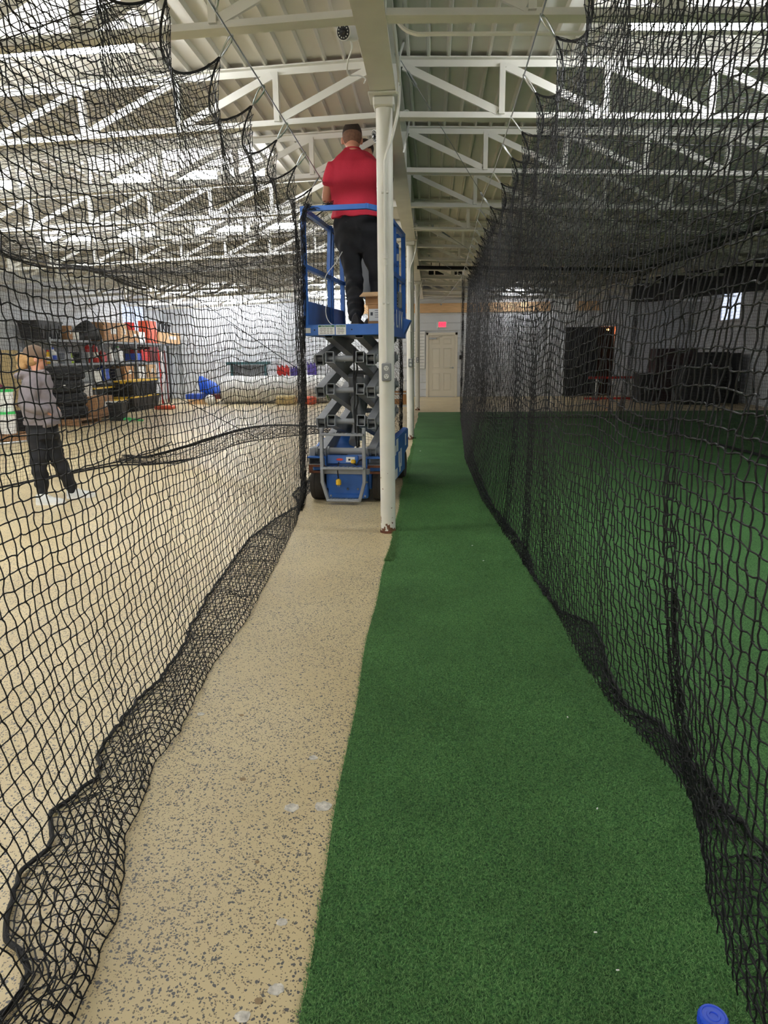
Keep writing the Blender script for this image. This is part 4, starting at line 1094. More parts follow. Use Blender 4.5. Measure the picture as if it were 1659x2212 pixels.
def net_mesh(name, S, nu, nv, rad=.0016, near=3.0, mid=5.5, knots=5.5, skip=None):
    """S(u,v): arrays of cell coordinates -> (N,3). One mesh of all strands."""
    U, W_ = np.meshgrid(np.arange(nu + 1), np.arange(nv + 1), indexing='ij')
    nodes = S(U.ravel().astype(float), W_.ravel().astype(float)).reshape(nu + 1, nv + 1, 3)
    dist = np.linalg.norm(nodes - np.array([0, 0, EYE]), axis=2)
    VV = []; FF = []; off = 0
    def emit(u0, v0, du, dv, sub, n, r):
        nonlocal off
        for k in range(sub):
            if sub == 1:
                A = nodes[u0, v0]; B = nodes[u0 + du, v0 + dv]
            else:
                A = S(u0 + du * k / sub, v0 + dv * k / sub); B = S(u0 + du * (k + 1) / sub, v0 + dv * (k + 1) / sub)
            V, F = tubes(A, B, r, n); VV.append(V); FF.append(F + off); off += len(V)
    for (du, dv) in ((1, 0), (0, 1)):
        uu = U[:nu + 1 - du, :nv + 1 - dv].ravel(); vv = W_[:nu + 1 - du, :nv + 1 - dv].ravel()
        dd = dist[uu, vv]
        if skip is not None:
            ok = ~skip(nodes[uu, vv]); uu, vv, dd = uu[ok], vv[ok], dd[ok]
        for lo, hi, sub, n in ((0, near, 3, 4), (near, mid, 2, 3), (mid, 1e9, 1, 3)):
            q = (dd >= lo) & (dd < hi)
            if q.any(): emit(uu[q].astype(int), vv[q].astype(int), du, dv, sub, n, rad)
    V = np.concatenate(VV); F = np.concatenate(FF)
    kn = nodes[dist < knots].reshape(-1, 3)
    nq = len(F)
    if len(kn):
        o6 = np.array([(1, 0, 0), (-1, 0, 0), (0, 1, 0), (0, -1, 0), (0, 0, 1), (0, 0, -1)]) * rad * 2.25
        KV = (kn[:, None, :] + o6[None]).reshape(-1, 3); KF = (OCT_F[None] + (np.arange(len(kn)) * 6)[:, None, None]).reshape(-1, 3) + len(V)
        V = np.concatenate([V, KV])
    else: KF = np.zeros((0, 3), np.int64)
    me = bpy.data.meshes.new(name)
    me.vertices.add(len(V)); me.vertices.foreach_set('co', V.astype(np.float32).ravel())
    li = np.concatenate([F.ravel(), KF.ravel()]).astype(np.int32)
    me.loops.add(len(li)); me.loops.foreach_set('vertex_index', li)
    ls = np.concatenate([np.arange(nq) * 4, nq * 4 + np.arange(len(KF)) * 3]).astype(np.int32)
    me.polygons.add(len(ls)); me.polygons.foreach_set('loop_start', ls)
    me.update(calc_edges=True); me.materials.append(MATS['netting'])
    return me
def wob(seed, amp, freqs):
    rg = np.random.default_rng(seed); K = [(rg.normal(size=2), rg.random() * 6.28, f) for f in freqs for _ in range(3)]
    def f(a, t):
        s = 0
        for (d, ph, fr) in K:
            d = d / np.linalg.norm(d); s = s + np.sin(2 * PI * fr * (a * d[0] + t * d[1]) + ph)
        return amp * s / math.sqrt(len(K))
    return f
def rand_field(seed, nu, nv, amp):
    """smooth-between-nodes jitter: random per node, linear between"""
    g = np.random.default_rng(seed).normal(0, amp, (nu + 2, nv + 2))
    def f(u, v):
        i = np.clip(np.floor(u).astype(int), 0, nu); j = np.clip(np.floor(v).astype(int), 0, nv); a = u - i; b_ = v - j
        a = a * a * (3 - 2 * a); b_ = b_ * b_ * (3 - 2 * b_)
        return (g[i, j] * (1 - a) + g[i + 1, j] * a) * (1 - b_) + (g[i, j + 1] * (1 - a) + g[i + 1, j + 1] * a) * b_
    return f
CELL = 0.045
def curl_field(seed, nu, nv):
    """small S-bends inside every cell side"""
    rg = np.random.default_rng(seed); A = rg.normal(0, 1, (nu + 2, nv + 2)); B = rg.normal(0, 1, (nu + 2, nv + 2))
    def f(u, v):
        i = np.clip(np.floor(u + 1e-6).astype(int), 0, nu); j = np.clip(np.floor(v + 1e-6).astype(int), 0, nv)
        fu = u - i; fv = v - j
        return A[i, j] * np.sin(PI * fu) + B[i, j] * np.sin(PI * fv)
    return f

class Curtain:
    """a net hung from clips on a cable, its foot folded back along the floor"""
    def __init__(s, seed, clips, path_top, fold, rope, sag, pull, y0, y1, folds=(), rng_amp=.0019, g0=0.0):
        s.seed = seed; s.clips = clips; s.top = path_top; s.fold = fold; s.rope = rope; s.sag = sag; s.pull = pull
        s.folds = folds; s.g0 = g0
        s.y0, s.y1 = y0, y1
        # arclength a -> y with gathers
        ya = np.linspace(y0, y1, 3000); dens = np.full_like(ya, 1.08)
        for (yc, wd, k) in folds: dens += k * np.exp(-((ya - yc) / wd) ** 2)
        aa = np.concatenate([[0], np.cumsum((dens[1:] + dens[:-1]) / 2 * np.diff(ya))])
        s.ya, s.aa = ya, aa; s.nu = int(aa[-1] / CELL)
        s.nw, s.nf = 66, 11
        s.nv = s.nw + s.nf
        s.w1 = wob(seed, 1, (.16, .35)); s.w2 = wob(seed + 1, 1, (.45, .95)); s.w3 = wob(seed + 2, 1, (2.0, 4.5)); s.jx = rand_field(seed + 3, s.nu, s.nv, rng_amp); s.jy = rand_field(seed + 4, s.nu, s.nv, rng_amp); s.jz = rand_field(seed + 5, s.nu, s.nv, rng_amp)
        s.cf = curl_field(seed + 6, s.nu, s.nv); s.cg = curl_field(seed + 7, s.nu, s.nv)
    def scal(s, y):
        c = np.asarray(s.clips); i = np.clip(np.searchsorted(c, y) - 1, 0, len(c) - 2)
        f = np.clip((y - c[i]) / (c[i + 1] - c[i]), 0, 1); q = 1 - (2 * f - 1) ** 2
        return np.clip(q, 0, 1) ** .75
    def border(s, y):
        y = np.asarray(y, float); tx, tz = s.top(y); sc = s.scal(y)
        return np.stack([tx + s.pull * (.07 + .9 * sc * s.sag), y, tz - .085 - sc * s.sag], 1)
    def __call__(s, u, v):
        u = np.asarray(u, float); v = np.asarray(v, float)
        a = u * CELL; y = np.interp(a, s.aa, s.ya); yu = s.y0 + a / s.aa[-1] * (s.y1 - s.y0)
        q_ = np.clip((np.clip(v / s.nw, 0, 1) - s.g0) / .3, 0, 1); q_ = q_ * q_ * (3 - 2 * q_); y = yu + (y - yu) * q_
        B = s.border(y); xf = s.fold(y); xr = s.rope(y)
        tw = np.clip(v / s.nw, 0, 1); tf = np.clip((v - s.nw) / s.nf, 0, 1)
        zb_ = s.top(y)[1] - .085 - .6 * s.sag; zt = zb_ + (B[:, 2] - zb_) * np.exp(-tw * 3.0 / .45)
        # wall: straight hang, kicking out to the fold at the foot
        kick = np.clip((tw - .55) / .45, 0, 1) ** 2.2
        tx0 = s.top(y)[0] + s.pull * .10; fd = np.exp(-tw * 3.0 / .28)
        bx_ = tx0 + (B[:, 0] - tx0) * fd
        hang = bx_ + (xf - bx_) * (.12 * tw + .88 * kick)
        x = hang + np.sin(PI * tw) * (.016 * s.w1(y, tw * 1.5) + .0020 * s.w2(y, tw * .8))
        z = zt * (1 - tw) ** 1.0
        z = z + np.sin(PI * np.clip(tw, 0, 1)) * (.036 * s.w2(y, tw * .30) - .12 * s.sag * (s.scal(y) - .5) * (1 - tw))
        z = np.maximum(z, .004)
        # foot on the floor
        x = x + (xr - xf) * tf
        z = z + np.where(tf > 0, .010 + .022 * np.sin(PI * np.clip(tf, 0, 1)) * (1 + .8 * s.w3(y * 1.5, tf * .3)), 0)
        yy = y + np.where(tf > 0, .02 * s.w3(y, tf * .5) * np.sin(PI * tf * .5), 0)
        # lateral zigzag where the net is gathered
        for (yc, wd, k) in s.folds:
            g = q_ * np.exp(-((y - yc) / (wd * 1.2)) ** 2); x = x + g * .014 * np.sin(a * 2 * PI / .13) * (.3 + .7 * tw)
        am = np.where(tf > 0, 1.9, 1.0)
        x = x + s.jx(u, v) * am * 1.2 + s.cf(u, v) * .0022 * am
        yy = yy + s.jy(u, v) * am + s.cg(u, v) * .0026 * am + .006 * s.w3(y, tw * 3)
        z = z + s.jz(u, v) * (1 - .5 * (tf > 0)) + s.cf(u, v) * .0022
        ed = (v <= 1e-6)
        x = np.where(ed, B[:, 0], x); z = np.where(ed, B[:, 2], z)
        z = np.maximum(z, .0045)
        return np.stack([x, yy, z], 1)
def yfun(pts, lo=None):
    P = sorted(pts, key=lambda p: p[1]); xs_ = np.array([p[0] for p in P]); ys_ = np.array([p[1] for p in P])
    return lambda y: np.interp(y, ys_, xs_)

# ---- left curtain -----------------------------------------------------------
L_out = [(640, 1130), (600, 1210), (530, 1340), (455, 1440), (385, 1580), (330, 1650), (313, 1720), (270, 1800), (262, 1900), (250, 1980), (215, 2050), (200, 2110), (150, 2212)]
L_rope = [(650, 1090), (600, 1115), (540, 1160), (495, 1220), (445, 1290), (400, 1370), (390, 1400), (345, 1460), (260, 1550), (210, 1630), (205, 1680), (110, 1745), (110, 1830), (40, 1880), (15, 1960), (20, 2030), (55, 2110), (0, 2190)]
R_out = [(1003, 990), (1040, 1080), (1100, 1170), (1140, 1230), (1190, 1300), (1250, 1420), (1330, 1540), (1430, 1640), (1510, 1750), (1520, 1850), (1540, 1980), (1570, 2080), (1620, 2212)]
R_rope = [(1030, 1010), (1060, 1085), (1140, 1190), (1150, 1240), (1210, 1320), (1280, 1345), (1308, 1400), (1310, 1440), (1350, 1520), (1430, 1570), (1510, 1660), (1560, 1740), (1659, 1830)]
gp = lambda l, z=.01: [(onZ(*p, z).x, onZ(*p, z).y) for p in l]
CABLE_X, CABLE_Z = -1.02, 3.0
clipsL = [-.95, -.25, .45, 1.15, 1.85, 2.55, 3.25, 3.95, 4.64, 5.34, 6.06, 6.82, 7.72]
lo_ = gp(L_out); lr_ = gp(L_rope, .02)
lo_ = lo_ + [(-.78, .6), (-.80, -.95), (-1.235, 6.45), (-1.27, 7.0), (-1.2, 8.3)]
lr_ = lr_ + [(-1.0, .8), (-1.05, -.95), (-1.42, 7.0), (-1.40, 8.3)]
def topL(y):
    return np.full_like(y, CABLE_X), np.full_like(y, CABLE_Z)
def left_top(y):
    z = np.where(y < 7.72, CABLE_Z, CABLE_Z); return np.full_like(y, CABLE_X), z
curL = Curtain(11, clipsL, left_top, yfun(lo_), yfun(lr_), .17, -1.0, -.9, 7.72, folds=((6.52, .10, 3.0),))
_base = curL.__call__
def left_surface(u, v):
    P = _base(u, v)
    # past the front of the lift the net goes over the guard rail and down its outer face
    y = P[:, 1]; g = np.clip((y - 6.35) / .25, 0, 1); z = P[:, 2]
    railx = -1.165 + .093 * (y - 6.63) - .055
    over = np.clip((2.66 - z) / .10, 0, 1)
    tx = np.where(z > 2.66, P[:, 0] * (1 - np.clip((2.80 - z) / .14, 0, 1)) + (railx + .01) * np.clip((2.80 - z) / .14, 0, 1), railx - .02 + .02 * np.sin(y * 40))
    tgt = np.where(z > .25, tx, P[:, 0])
    P[:, 0] = P[:, 0] * (1 - g) + tgt * g
    return P
netL = thing('batting_net', 'black knotted net curtain hung over the bare floor beside the lift', 'net', (-1.0, 3.0, 0))
KID = []
KID.append(obj('netting', net_mesh('netting', left_surface, curL.nu, curL.nv, .0021), netL, 'stuff'))
def rope_obj(name, pts, r, parent, n=7):
    m = MB(); m.tube(pts, r, n); return m.build(name, 'net_rope', parent, True)
yy = np.linspace(-.9, 7.72, 520); B = curL.border(yy)
KID.append(rope_obj('border_rope', B.tolist(), .006, netL, 6))
uu = np.linspace(0, curL.nu, 700); Pr = left_surface(uu, np.full_like(uu, curL.nv)); Pr[:, 2] = .012
KID.append(rope_obj('foot_rope', Pr.tolist(), .0075, netL))
# the bunched end: strands gathered down the corner post of the lift
def bunch(parent, path, n, spread, r=.0017, seed=1, name='gathered_strands'):
    rg = np.random.default_rng(seed); P = np.array([list(p) for p in smooth_path(path, 8)]); N = len(P)
    A = []; Bq = []; t = np.linspace(0, 1, N)
    for k in range(n):
        ph = rg.random(4) * 6.28; a = spread * rg.random() ** .6; an = rg.random() * 6.28
        off = np.stack([a * np.cos(an + .8 * np.sin(t * 7 + ph[0])) + .006 * np.sin(t * 60 + ph[1]), a * np.sin(an + .8 * np.sin(t * 6 + ph[2])) + .006 * np.sin(t * 70 + ph[3]), .006 * np.sin(t * 90 + ph[1])], 1)
        Q = P + off; A.append(Q[:-1]); Bq.append(Q[1:])
        for q in range(2, N - 1, 3):      # ties between neighbours
            if k and rg.random() < .8: A.append(Q[q:q + 1]); Bq.append(prevQ[q + 1:q + 2])
        prevQ = Q
    V, F = tubes(np.concatenate(A), np.concatenate(Bq), r, 3)
    V[:, 2] = np.maximum(V[:, 2], .003)
    me = bpy.data.meshes.new(name); me.from_pydata(V.tolist(), [], F.tolist()); me.update(); me.materials.append(MATS['netting'])
    return obj(name, me, parent, 'stuff')
KID.append(bunch(netL, [onY(668, 440, 6.56), onY(655, 470, 6.55), onY(656, 560, 6.54), onY(655, 700, 6.54), onY(656, 850, 6.53), onY(657, 1000, 6.52), onY(652, 1110, 6.45), onY(648, 1128, 6.2)], 30, .028, seed=5))
KID.append(bunch(netL, [onY(712, 437, 7.0), onY(700, 452, 6.75), onY(672, 452, 6.58)], 26, .05, seed=6))
KID.append(rope_obj('border_rope', smooth_path([(-1.03, 7.72, 2.92), lw(-.22, .75, 2.76), lw(-.24, .85, 2.66), lw(-.28, 1.0, 2.62), lw(-.37, 1.15, 2.72)], 6), .006, netL, 6))
bake(netL, KID)

# the part of the net still unhung, heaped along the far side of the lift
netU = thing('slack_net', 'loose black net hanging behind the lift, not yet clipped to its cable', 'net', (-1.2, 8.5, 0))
KID = []
pathU = smooth_path([lw(-.42, 1.15, 0), lw(-.45, 1.6, 0), lw(-.40, 2.0, 0), lw(-.10, 2.25, 0), lw(.20, 2.05, 0), lw(.285, 1.86, 0)], 12)
PU = np.array([[p.x, p.y] for p in pathU]); sU = np.concatenate([[0], np.cumsum(np.linalg.norm(np.diff(PU, axis=0), axis=1))])
topU = np.interp(np.linspace(0, 1, 200), [0, .25, .42, .6, .85, 1], [2.72, 2.69, 2.66, 2.2, 1.75, 1.62])
nuU, nvU = int(sU[-1] * 1.15 / CELL), 58
jU = [rand_field(40 + k, nuU, nvU, .006) for k in range(3)]; wU = wob(50, 1, (.8, 1.7, 3.2))
def slack(u, v):
    t = u / nuU; s_ = t * sU[-1]; x = np.interp(s_, sU, PU[:, 0]); y = np.interp(s_, sU, PU[:, 1]); zt = np.interp(t, np.linspace(0, 1, 200), topU)
    q = v / nvU; z = zt * (1 - q) + .012 + .03 * np.sin(PI * q) * wU(s_, q) + jU[2](u, v)
    return np.stack([x + .018 * wU(s_ * .7, q * .8) * np.sin(PI * np.clip(q * .8 + .1, 0, 1)) + jU[0](u, v), y + .018 * wU(s_ * .6 + 9, q) + jU[1](u, v), np.maximum(z, .005)], 1)
KID.append(obj('netting', net_mesh('netting', slack, nuU, nvU, .0017, 0, 0, 0), netU, 'stuff'))
KID.append(bunch(netU, [lw(.285, 1.86, 1.62), lw(.29, 1.87, 1.2), lw(.285, 1.86, .7), lw(.28, 1.87, .05)], 22, .022, seed=9))
bake(netU, KID)

# ---- right curtain ----------------------------------------------------------
clipsR = [-.9, -.2, .5, 1.2, 1.9, 2.6, 3.25, 3.92, 4.68, 5.42, 6.08, 6.95, 7.95] + [8.6 + .64 * k for k in range(12)]
CXR = yfun([(.53, -1), (.534, 3.9), (.549, 4.7), (.562, 6), (.566, 7), (.545, 7.95), (.60, 11), (.66, 15.6)])
ro_ = gp(R_out) + [(.68, .6), (.70, -.9), (.50, 10.5), (.58, 13), (.66, 15.7)]
rr_ = gp(R_rope, .03) + [(1.0, 1.0), (1.0, -.9), (.60, 10), (.70, 13), (.80, 15.7)]
curR = Curtain(23, clipsR, lambda y: (CXR(y), np.full_like(y, 3.02)), yfun(ro_), yfun(rr_), .11, 1.0, -.9, 15.55, folds=((1.93, .045, 2.2), (4.55, .09, 2.4), (3.95, .06, 1.6), (5.4, .12, 1.4), (8.9, .2, .8)), g0=.32)
netR = thing('batting_net', 'black knotted net curtain hung from a steel cable along the turf', 'net', (0.6, 6, 0))
KID = [obj('netting', net_mesh('netting', curR, curR.nu, curR.nv, .0022), netR, 'stuff')]
yy = np.linspace(-.9, 15.55, 900); B = curR.border(yy); KID.append(rope_obj('border_rope', B.tolist(), .006, netR, 6))
uu = np.linspace(0, curR.nu, 1000); Pr = curR(uu, np.full_like(uu, curR.nv)); Pr[:, 2] = .026
KID.append(rope_obj('foot_rope', Pr.tolist(), .0075, netR))
fx = yfun(ro_)
KID.append(bunch(netR, [curR(np.array([np.interp(1.93, curR.ya, curR.aa) / CELL]), np.array([v]))[0] for v in (49., 53., 57., 61., 64., 66.)], 9, .007, seed=12))
bake(netR, KID)

# ---- cables and clips ---------------------------------------------------------
m = MB(); m.tube([(CABLE_X, -6.9, CABLE_Z), (CABLE_X, 0, CABLE_Z - .01), (CABLE_X, 7.72, CABLE_Z), (-.99, 9.4, 2.98), (-.8, 16, 2.96), (-.75, 23.95, 2.95)], .0045, 6)
tag(m.build('steel_cable', 'steel', None, True), 'taut steel cable over the bare floor beside the man in red', 'cable')
yr = np.linspace(-6.9, 15.6, 60)
m = MB(); m.tube([(float(CXR(y)), float(y), 3.02) for y in yr] + [(.33, 23.93, 3.02)], .0045, 6)
tag(m.build('steel_cable', 'galv', None, True), 'taut steel cable along the turf ending at the pine board', 'cable')
m = MB(); m.lathe([(.03, 0), (.03, .006), (.012, .01), (.012, .05)], 12, at=(.33, 23.93, 3.02), R=Matrix.Rotation(PI / 2, 3, 'X'))
m.tube([(.33 + .022 * math.cos(a), 23.86 + .0 * a, 3.02 + .022 * math.sin(a)) for a in [k * PI / 6 for k in range(12)]], .006, 6, closed=True)
tag(m.build('eye_bolt', 'steel', None, True), 'steel eye bolt in the pine board holding the cable end', 'bolt')
cl = MB(); pr_ = []
for k in range(20):
    t = 2 * PI * k / 20; wd = .013 + .007 * math.sin(t) ; pr_.append((wd * math.cos(t), 0, .050 * math.sin(t)))
cl.tube(pr_, .0042, 6, closed=True); clip_me = cl.mesh('carabiner', 'galv', True)
g1 = MB(); g1.tube([(.018, 0, .028), (.012, 0, -.034)], .0036, 6); gate_me = g1.mesh('gate', 'galv', True)
def carabiner(p, q, lab, grp):
    """spans from cable point p to net corner q"""
    p = Vector(p); q = Vector(q); d = (p - q); L_ = d.length
    o = obj('carabiner', clip_me); tag(o, lab, 'carabiner', grp); o.location = (p + q) / 2 
    o.rotation_mode = 'QUATERNION'; o.rotation_quaternion = Vector((0, 0, 1)).rotation_difference(d.normalized()) @ Quaternion((0, 0, 1), random.uniform(-.5, .5) + 1.2)
    sc_ = (L_ + .012) / .1; o.scale = (1.15, 1.15, sc_)
    obj('gate', gate_me, o)
for y in clipsL:
    b_ = curL.border(np.array([y]))[0]
    if y <= 6.9: carabiner((CABLE_X, y - .015, CABLE_Z), b_, 'steel snap clip hanging the net from the cable over the bare floor', 'clips on the cable over the bare floor')
    else: carabiner((CABLE_X, y - .015, CABLE_Z), b_, 'steel snap clip on the cable in front of the man in red', 'clip by the man in red')
for y in clipsR:
    b_ = curR.border(np.array([min(y, 15.54)]))[0]
    carabiner((float(CXR(y)), y - .015, 3.02), b_, 'steel snap clip hanging the net from the cable along the turf', 'clips on the cable along the turf')
# guy wires to the roof
def guy(lab, a, c, turn):
    t = thing('guy_wire', lab, 'wire', tuple(c)); K = []
    a = Vector(a); c = Vector(c)
    m = MB(); m.tube([a, c], .0032, 5); K.append(m.build('wire', 'steel', t))
    p = a.lerp(c, turn); d = (c - a).normalized(); m = MB(); m.tube([p - d * .11, p - d * .09, p + d * .09, p + d * .11], [.006, .012, .012, .006], 8); K.append(m.build('turnbuckle', 'steel', t, True))
    m = MB(); e = c - d * .10
    for k in range(3): m.cbox(e + d * (.03 * k), (.02, .02, .012), b=.003)
    m.tube(smooth_path([c - d * .1, c + Vector((-.02, 0, .01)), c + Vector((.012, .01, -.012)), c + Vector((.0, 0, -.02)), c - d * .1], 4), .003, 5); K.append(m.build('wire_clamp', 'galv', t))
    m = MB(); m.cbox(a, (.03, .03, .03), b=.006); m.tube([a + Vector((.012 * math.cos(k), 0, .012 * math.sin(k))) for k in range(6)], .006, 5, closed=True); K.append(m.build('roof_hook', 'steel', t))
    bake(t, K)
guy('guy wire tying the turf cable to the grey girder', (RIDGE + .10, 5.35, 3.42), (float(CXR(7.95)), 7.95, 3.03), .12)
guy('guy wire with dark turnbuckle tying the turf cable to a roof truss', (.02, 10.97, 3.26), (float(CXR(11.8)), 11.8, 3.03), .35)
guy('guy wire tying the net corner of the turf cable to the girder', (RIDGE + .3, 14.3, 3.28), (float(CXR(15.5)), 15.5, 3.03), .2)
m = MB(); m.tube(smooth_path([(CABLE_X, 3.66, 3.0), (CABLE_X + .035, 3.60, 3.06), (CABLE_X + .06, 3.46, 3.30), (CABLE_X + .03, 3.40, 3.46), (CABLE_X - .01, 3.44, 3.40), (CABLE_X - .03, 3.58, 3.10), (CABLE_X, 3.66, 2.992)], 6), .007, 7)
tag(m.build('wire_rope_loop', 'galv', None, True), 'thick galvanised wire rope loop looped round the cable over the bare floor', 'cable')
# ---- roof and far sides of the two cages -------------------------------------
def sheet(name_parent, corner, nu, nv, seed, amp=.02, j=.004, zmin=.004):
    """corner(s,t) -> (N,3) base surface with s,t in 0..1"""
    jf = [rand_field(seed + k, nu, nv, j) for k in range(3)]; wf = [wob(seed + 9 + k, amp * .7, (.9, 2.0)) for k in range(3)]
    def S(u, v):
        s, t = u / nu, v / nv; P = corner(s, t)
        e = np.sin(PI * np.clip(t, 0, 1)) * .8 + .2
        P = P + np.stack([wf[0](s * 2, t) * e + jf[0](u, v), wf[1](s * 2, t) * e * .5 + jf[1](u, v), wf[2](s * 2, t) * e * .5 + jf[2](u, v)], 1)
        P[:, 2] = np.maximum(P[:, 2], zmin); return P
    return S
# left cage roof: from the left curtain's border across to a far cable
FX = -4.6
def roofL(s, t):
    y = -.9 + s * (11.5 + .9); B = curL.border(np.minimum(y, 7.7)); fd = np.exp(-t * 3.5 / .3); B = np.stack([-1.15 + (B[:, 0] + 1.15) * fd, B[:, 1], 2.82 + (B[:, 2] - 2.82) * fd], 1); x = B[:, 0] + (FX - B[:, 0]) * t
    zf = 2.56 + .04 * np.sin(y * 2.1); z = B[:, 2] + (zf - B[:, 2]) * t - .34 * 4 * t * (1 - t) * (.75 + .15 * np.sin(y * 1.1))
    return np.stack([x, y, z], 1)
cage = thing('cage_net', 'black net roof and far wall of the cage over the bare floor', 'net', (-4.6, 5, 0)); KID = []
S = sheet(cage, roofL, 250, 78, 301, .02); KID.append(obj('roof_netting', net_mesh('roof_netting', S, 250, 78, .0018, 0, 0, 3.2), cage, 'stuff'))
baseL = yfun([(-5.0, 1.5), (-4.85, 6), (-4.79, 7.3), (-4.31, 9.18), (-4.2, 10.2), (-4.4, 11.6)])
def farL(s, t):
    y = 1.5 + s * 10.0; xb = baseL(y); zt = 2.56 + .04 * np.sin(y * 2.1)
    x = FX + (xb - FX) * t ** 1.6; z = zt * (1 - t)
    return np.stack([x, y, z], 1)
S = sheet(cage, farL, 225, 58, 321, .03); KID.append(obj('wall_netting', net_mesh('wall_netting', S, 225, 58, .0017, 0, 0, 0), cage, 'stuff'))
yy = np.linspace(1.5, 11.5, 120)
KID.append(rope_obj('edge_rope', [(FX, y, 2.56 + .04 * math.sin(y * 2.1)) for y in yy], .010, cage, 6))
KID.append(rope_obj('foot_rope', [(float(baseL(y)), y, .012) for y in yy], .009, cage, 6))
KID.append(bunch(cage, [(FX, y, 2.52 + .05 * math.sin(y * 2.1)) for y in np.linspace(1.5, 11.5, 14)], 46, .080, .0018, seed=31))
for y in (3.0, 6.0, 9.0):
    s = (y + .9) / 12.4; KID.append(rope_obj('rib_rope', roofL(np.full(40, s), np.linspace(0, 1, 40)).tolist(), .003, cage, 4))
bake(cage, KID)
# swag of netting dragged across behind the lift
sw = thing('swagged_net', 'black net gathered into a low swag sweeping across the floor to the lift', 'net', (-3, 9.4, 0)); KID = []
tp = smooth_path([(-4.35, 9.6, .05), onY(330, 985, 9.3), onY(440, 952, 9.2), onY(520, 928, 9.1), onY(600, 918, 9.0), onY(690, 922, 8.8), onY(740, 925, 8.7)], 10)
bt = smooth_path([(-4.35, 9.2, .012), onY(330, 1012, 9.1), onY(440, 985, 9.05), onY(520, 958, 9.0), onY(600, 945, 8.9), onY(690, 936, 8.75), onY(740, 934, 8.65)], 10)
TP = np.array([list(p) for p in tp]); BT = np.array([list(p) for p in bt]); tt = np.linspace(0, 1, len(TP))
BT[:, 2] = np.maximum(BT[:, 2], .01)
def swag(s, t):
    A = np.stack([np.interp(s, tt, TP[:, k]) for k in range(3)], 1); C_ = np.stack([np.interp(s, tt, BT[:, k]) for k in range(3)], 1)
    return A + (C_ - A) * t[:, None]
S = sheet(sw, swag, 170, 18, 341, .02, .006); KID.append(obj('netting', net_mesh('netting', S, 170, 18, .0018, 0, 0, 0), sw, 'stuff'))
KID.append(bunch(sw, [tp[i] for i in range(0, len(tp), 8)] + [tp[-1]], 75, .055, .0020, seed=33))
KID.append(rope_obj('foot_rope', [(p[0], p[1], max(p[2], .008)) for p in BT.tolist()], .006, sw, 6)); bake(sw, KID)
# net lying along the floor by the woman
m = MB(); m.tube(smooth_path([onZ(-40, 1062, .01), onZ(60, 1040, .01), onZ(140, 1025, .01), onZ(250, 1005, .01), onZ(330, 1003, .01), onZ(420, 990, .01)], 6), .012, 6)
tag(m.build('lead_rope', 'net_rope', None, True), 'black weighted rope lying on the floor behind the woman', 'rope')
for (a, c, lab) in (((115, 568), (225, 702), 'thin black cord slanting down behind the woman towards the shelving'), ((405, 632), (655, 805), 'thin black cord slanting down towards the white roll'), ((383, 858), (560, 948), 'thin black cord slanting down to the swagged net')):
    m = MB(); p, q = onY(*a, 11.2), onY(*c, 10.6); m.tube([p, q], .006, 5)
    tag(m.build('rigging_line', 'net_rope', None, True), lab, 'cord')

# right cage
FXR = 4.35
def roofR(s, t):
    y = -.9 + s * 16.4; B = curR.border(np.minimum(y, 15.5)); fd = np.exp(-t * 3.7 / .3); B = np.stack([.68 + (B[:, 0] - .68) * fd, B[:, 1], 2.88 + (B[:, 2] - 2.88) * fd], 1); x = B[:, 0] + (FXR - B[:, 0]) * t
    zf = 3.0 + .03 * np.sin(y * 1.9); z = B[:, 2] + (zf - B[:, 2]) * t - .30 * 4 * t * (1 - t) * (.8 + .15 * np.sin(y * .9))
    return np.stack([x, y, z], 1)
cage = thing('cage_net', 'black net roof, back and far wall of the cage over the turf', 'net', (4.3, 9, 0)); KID = []
S = sheet(cage, roofR, 330, 82, 401, .02); KID.append(obj('roof_netting', net_mesh('roof_netting', S, 330, 82, .0018, 0, 0, 3.2), cage, 'stuff'))
def farR(s, t):
    y = 1.5 + s * 14.0; xb = 4.45 - .45 * np.clip((y - 9.5) / 5, 0, 1); zt = 3.0 + .03 * np.sin(y * 1.9)
    return np.stack([FXR + (xb - FXR) * t ** 1.6, y, zt * (1 - t) + .02], 1)
S = sheet(cage, farR, 312, 66, 421, .03, zmin=.02); KID.append(obj('wall_netting', net_mesh('wall_netting', S, 312, 66, .0018, 0, 0, 0), cage, 'stuff'))
def backR(s, t):
    x = .66 + s * (FXR - .66); zt = 3.0 - .30 * 4 * s * (1 - s) * .8
    return np.stack([x + 0 * t, 15.45 + 0.15 * t * np.sin(s * 9), zt * (1 - t) + .02], 1)
S = sheet(cage, backR, 84, 66, 441, .03, zmin=.02); KID.append(obj('wall_netting', net_mesh('wall_netting', S, 84, 66, .0018, 0, 0, 0), cage, 'stuff'))
KID.append(bunch(cage, [(FXR, y, 2.97 + .03 * math.sin(y * 1.9)) for y in np.linspace(1.5, 15.4, 16)], 26, .05, .0018, seed=41))
KID.append(bunch(cage, [(4.45 - .45 * min(max((y - 9.5) / 5, 0), 1) - .05, y, .05) for y in np.linspace(5, 15.4, 12)], 40, .05, .0018, seed=42))
KID.append(bunch(cage, [(x, 15.3, .05) for x in np.linspace(.8, 4.0, 7)], 40, .05, .0018, seed=43))
KID.append(bunch(cage, [(4.3, 15.42, 3.0), (4.25, 15.4, 1.5), (4.1, 15.4, .1)], 22, .05, .0018, seed=44))
KID.append(bunch(cage, [(.68, 15.5, 2.95), (.67, 15.5, 1.5), (.68, 15.5, .1)], 22, .05, .0018, seed=45))
for y in (5.2, 7.6, 10.2, 12.8):
    s = (y + .9) / 16.4; KID.append(rope_obj('rib_rope', roofR(np.full(40, s), np.linspace(0, 1, 40)).tolist(), .0035, cage, 4))
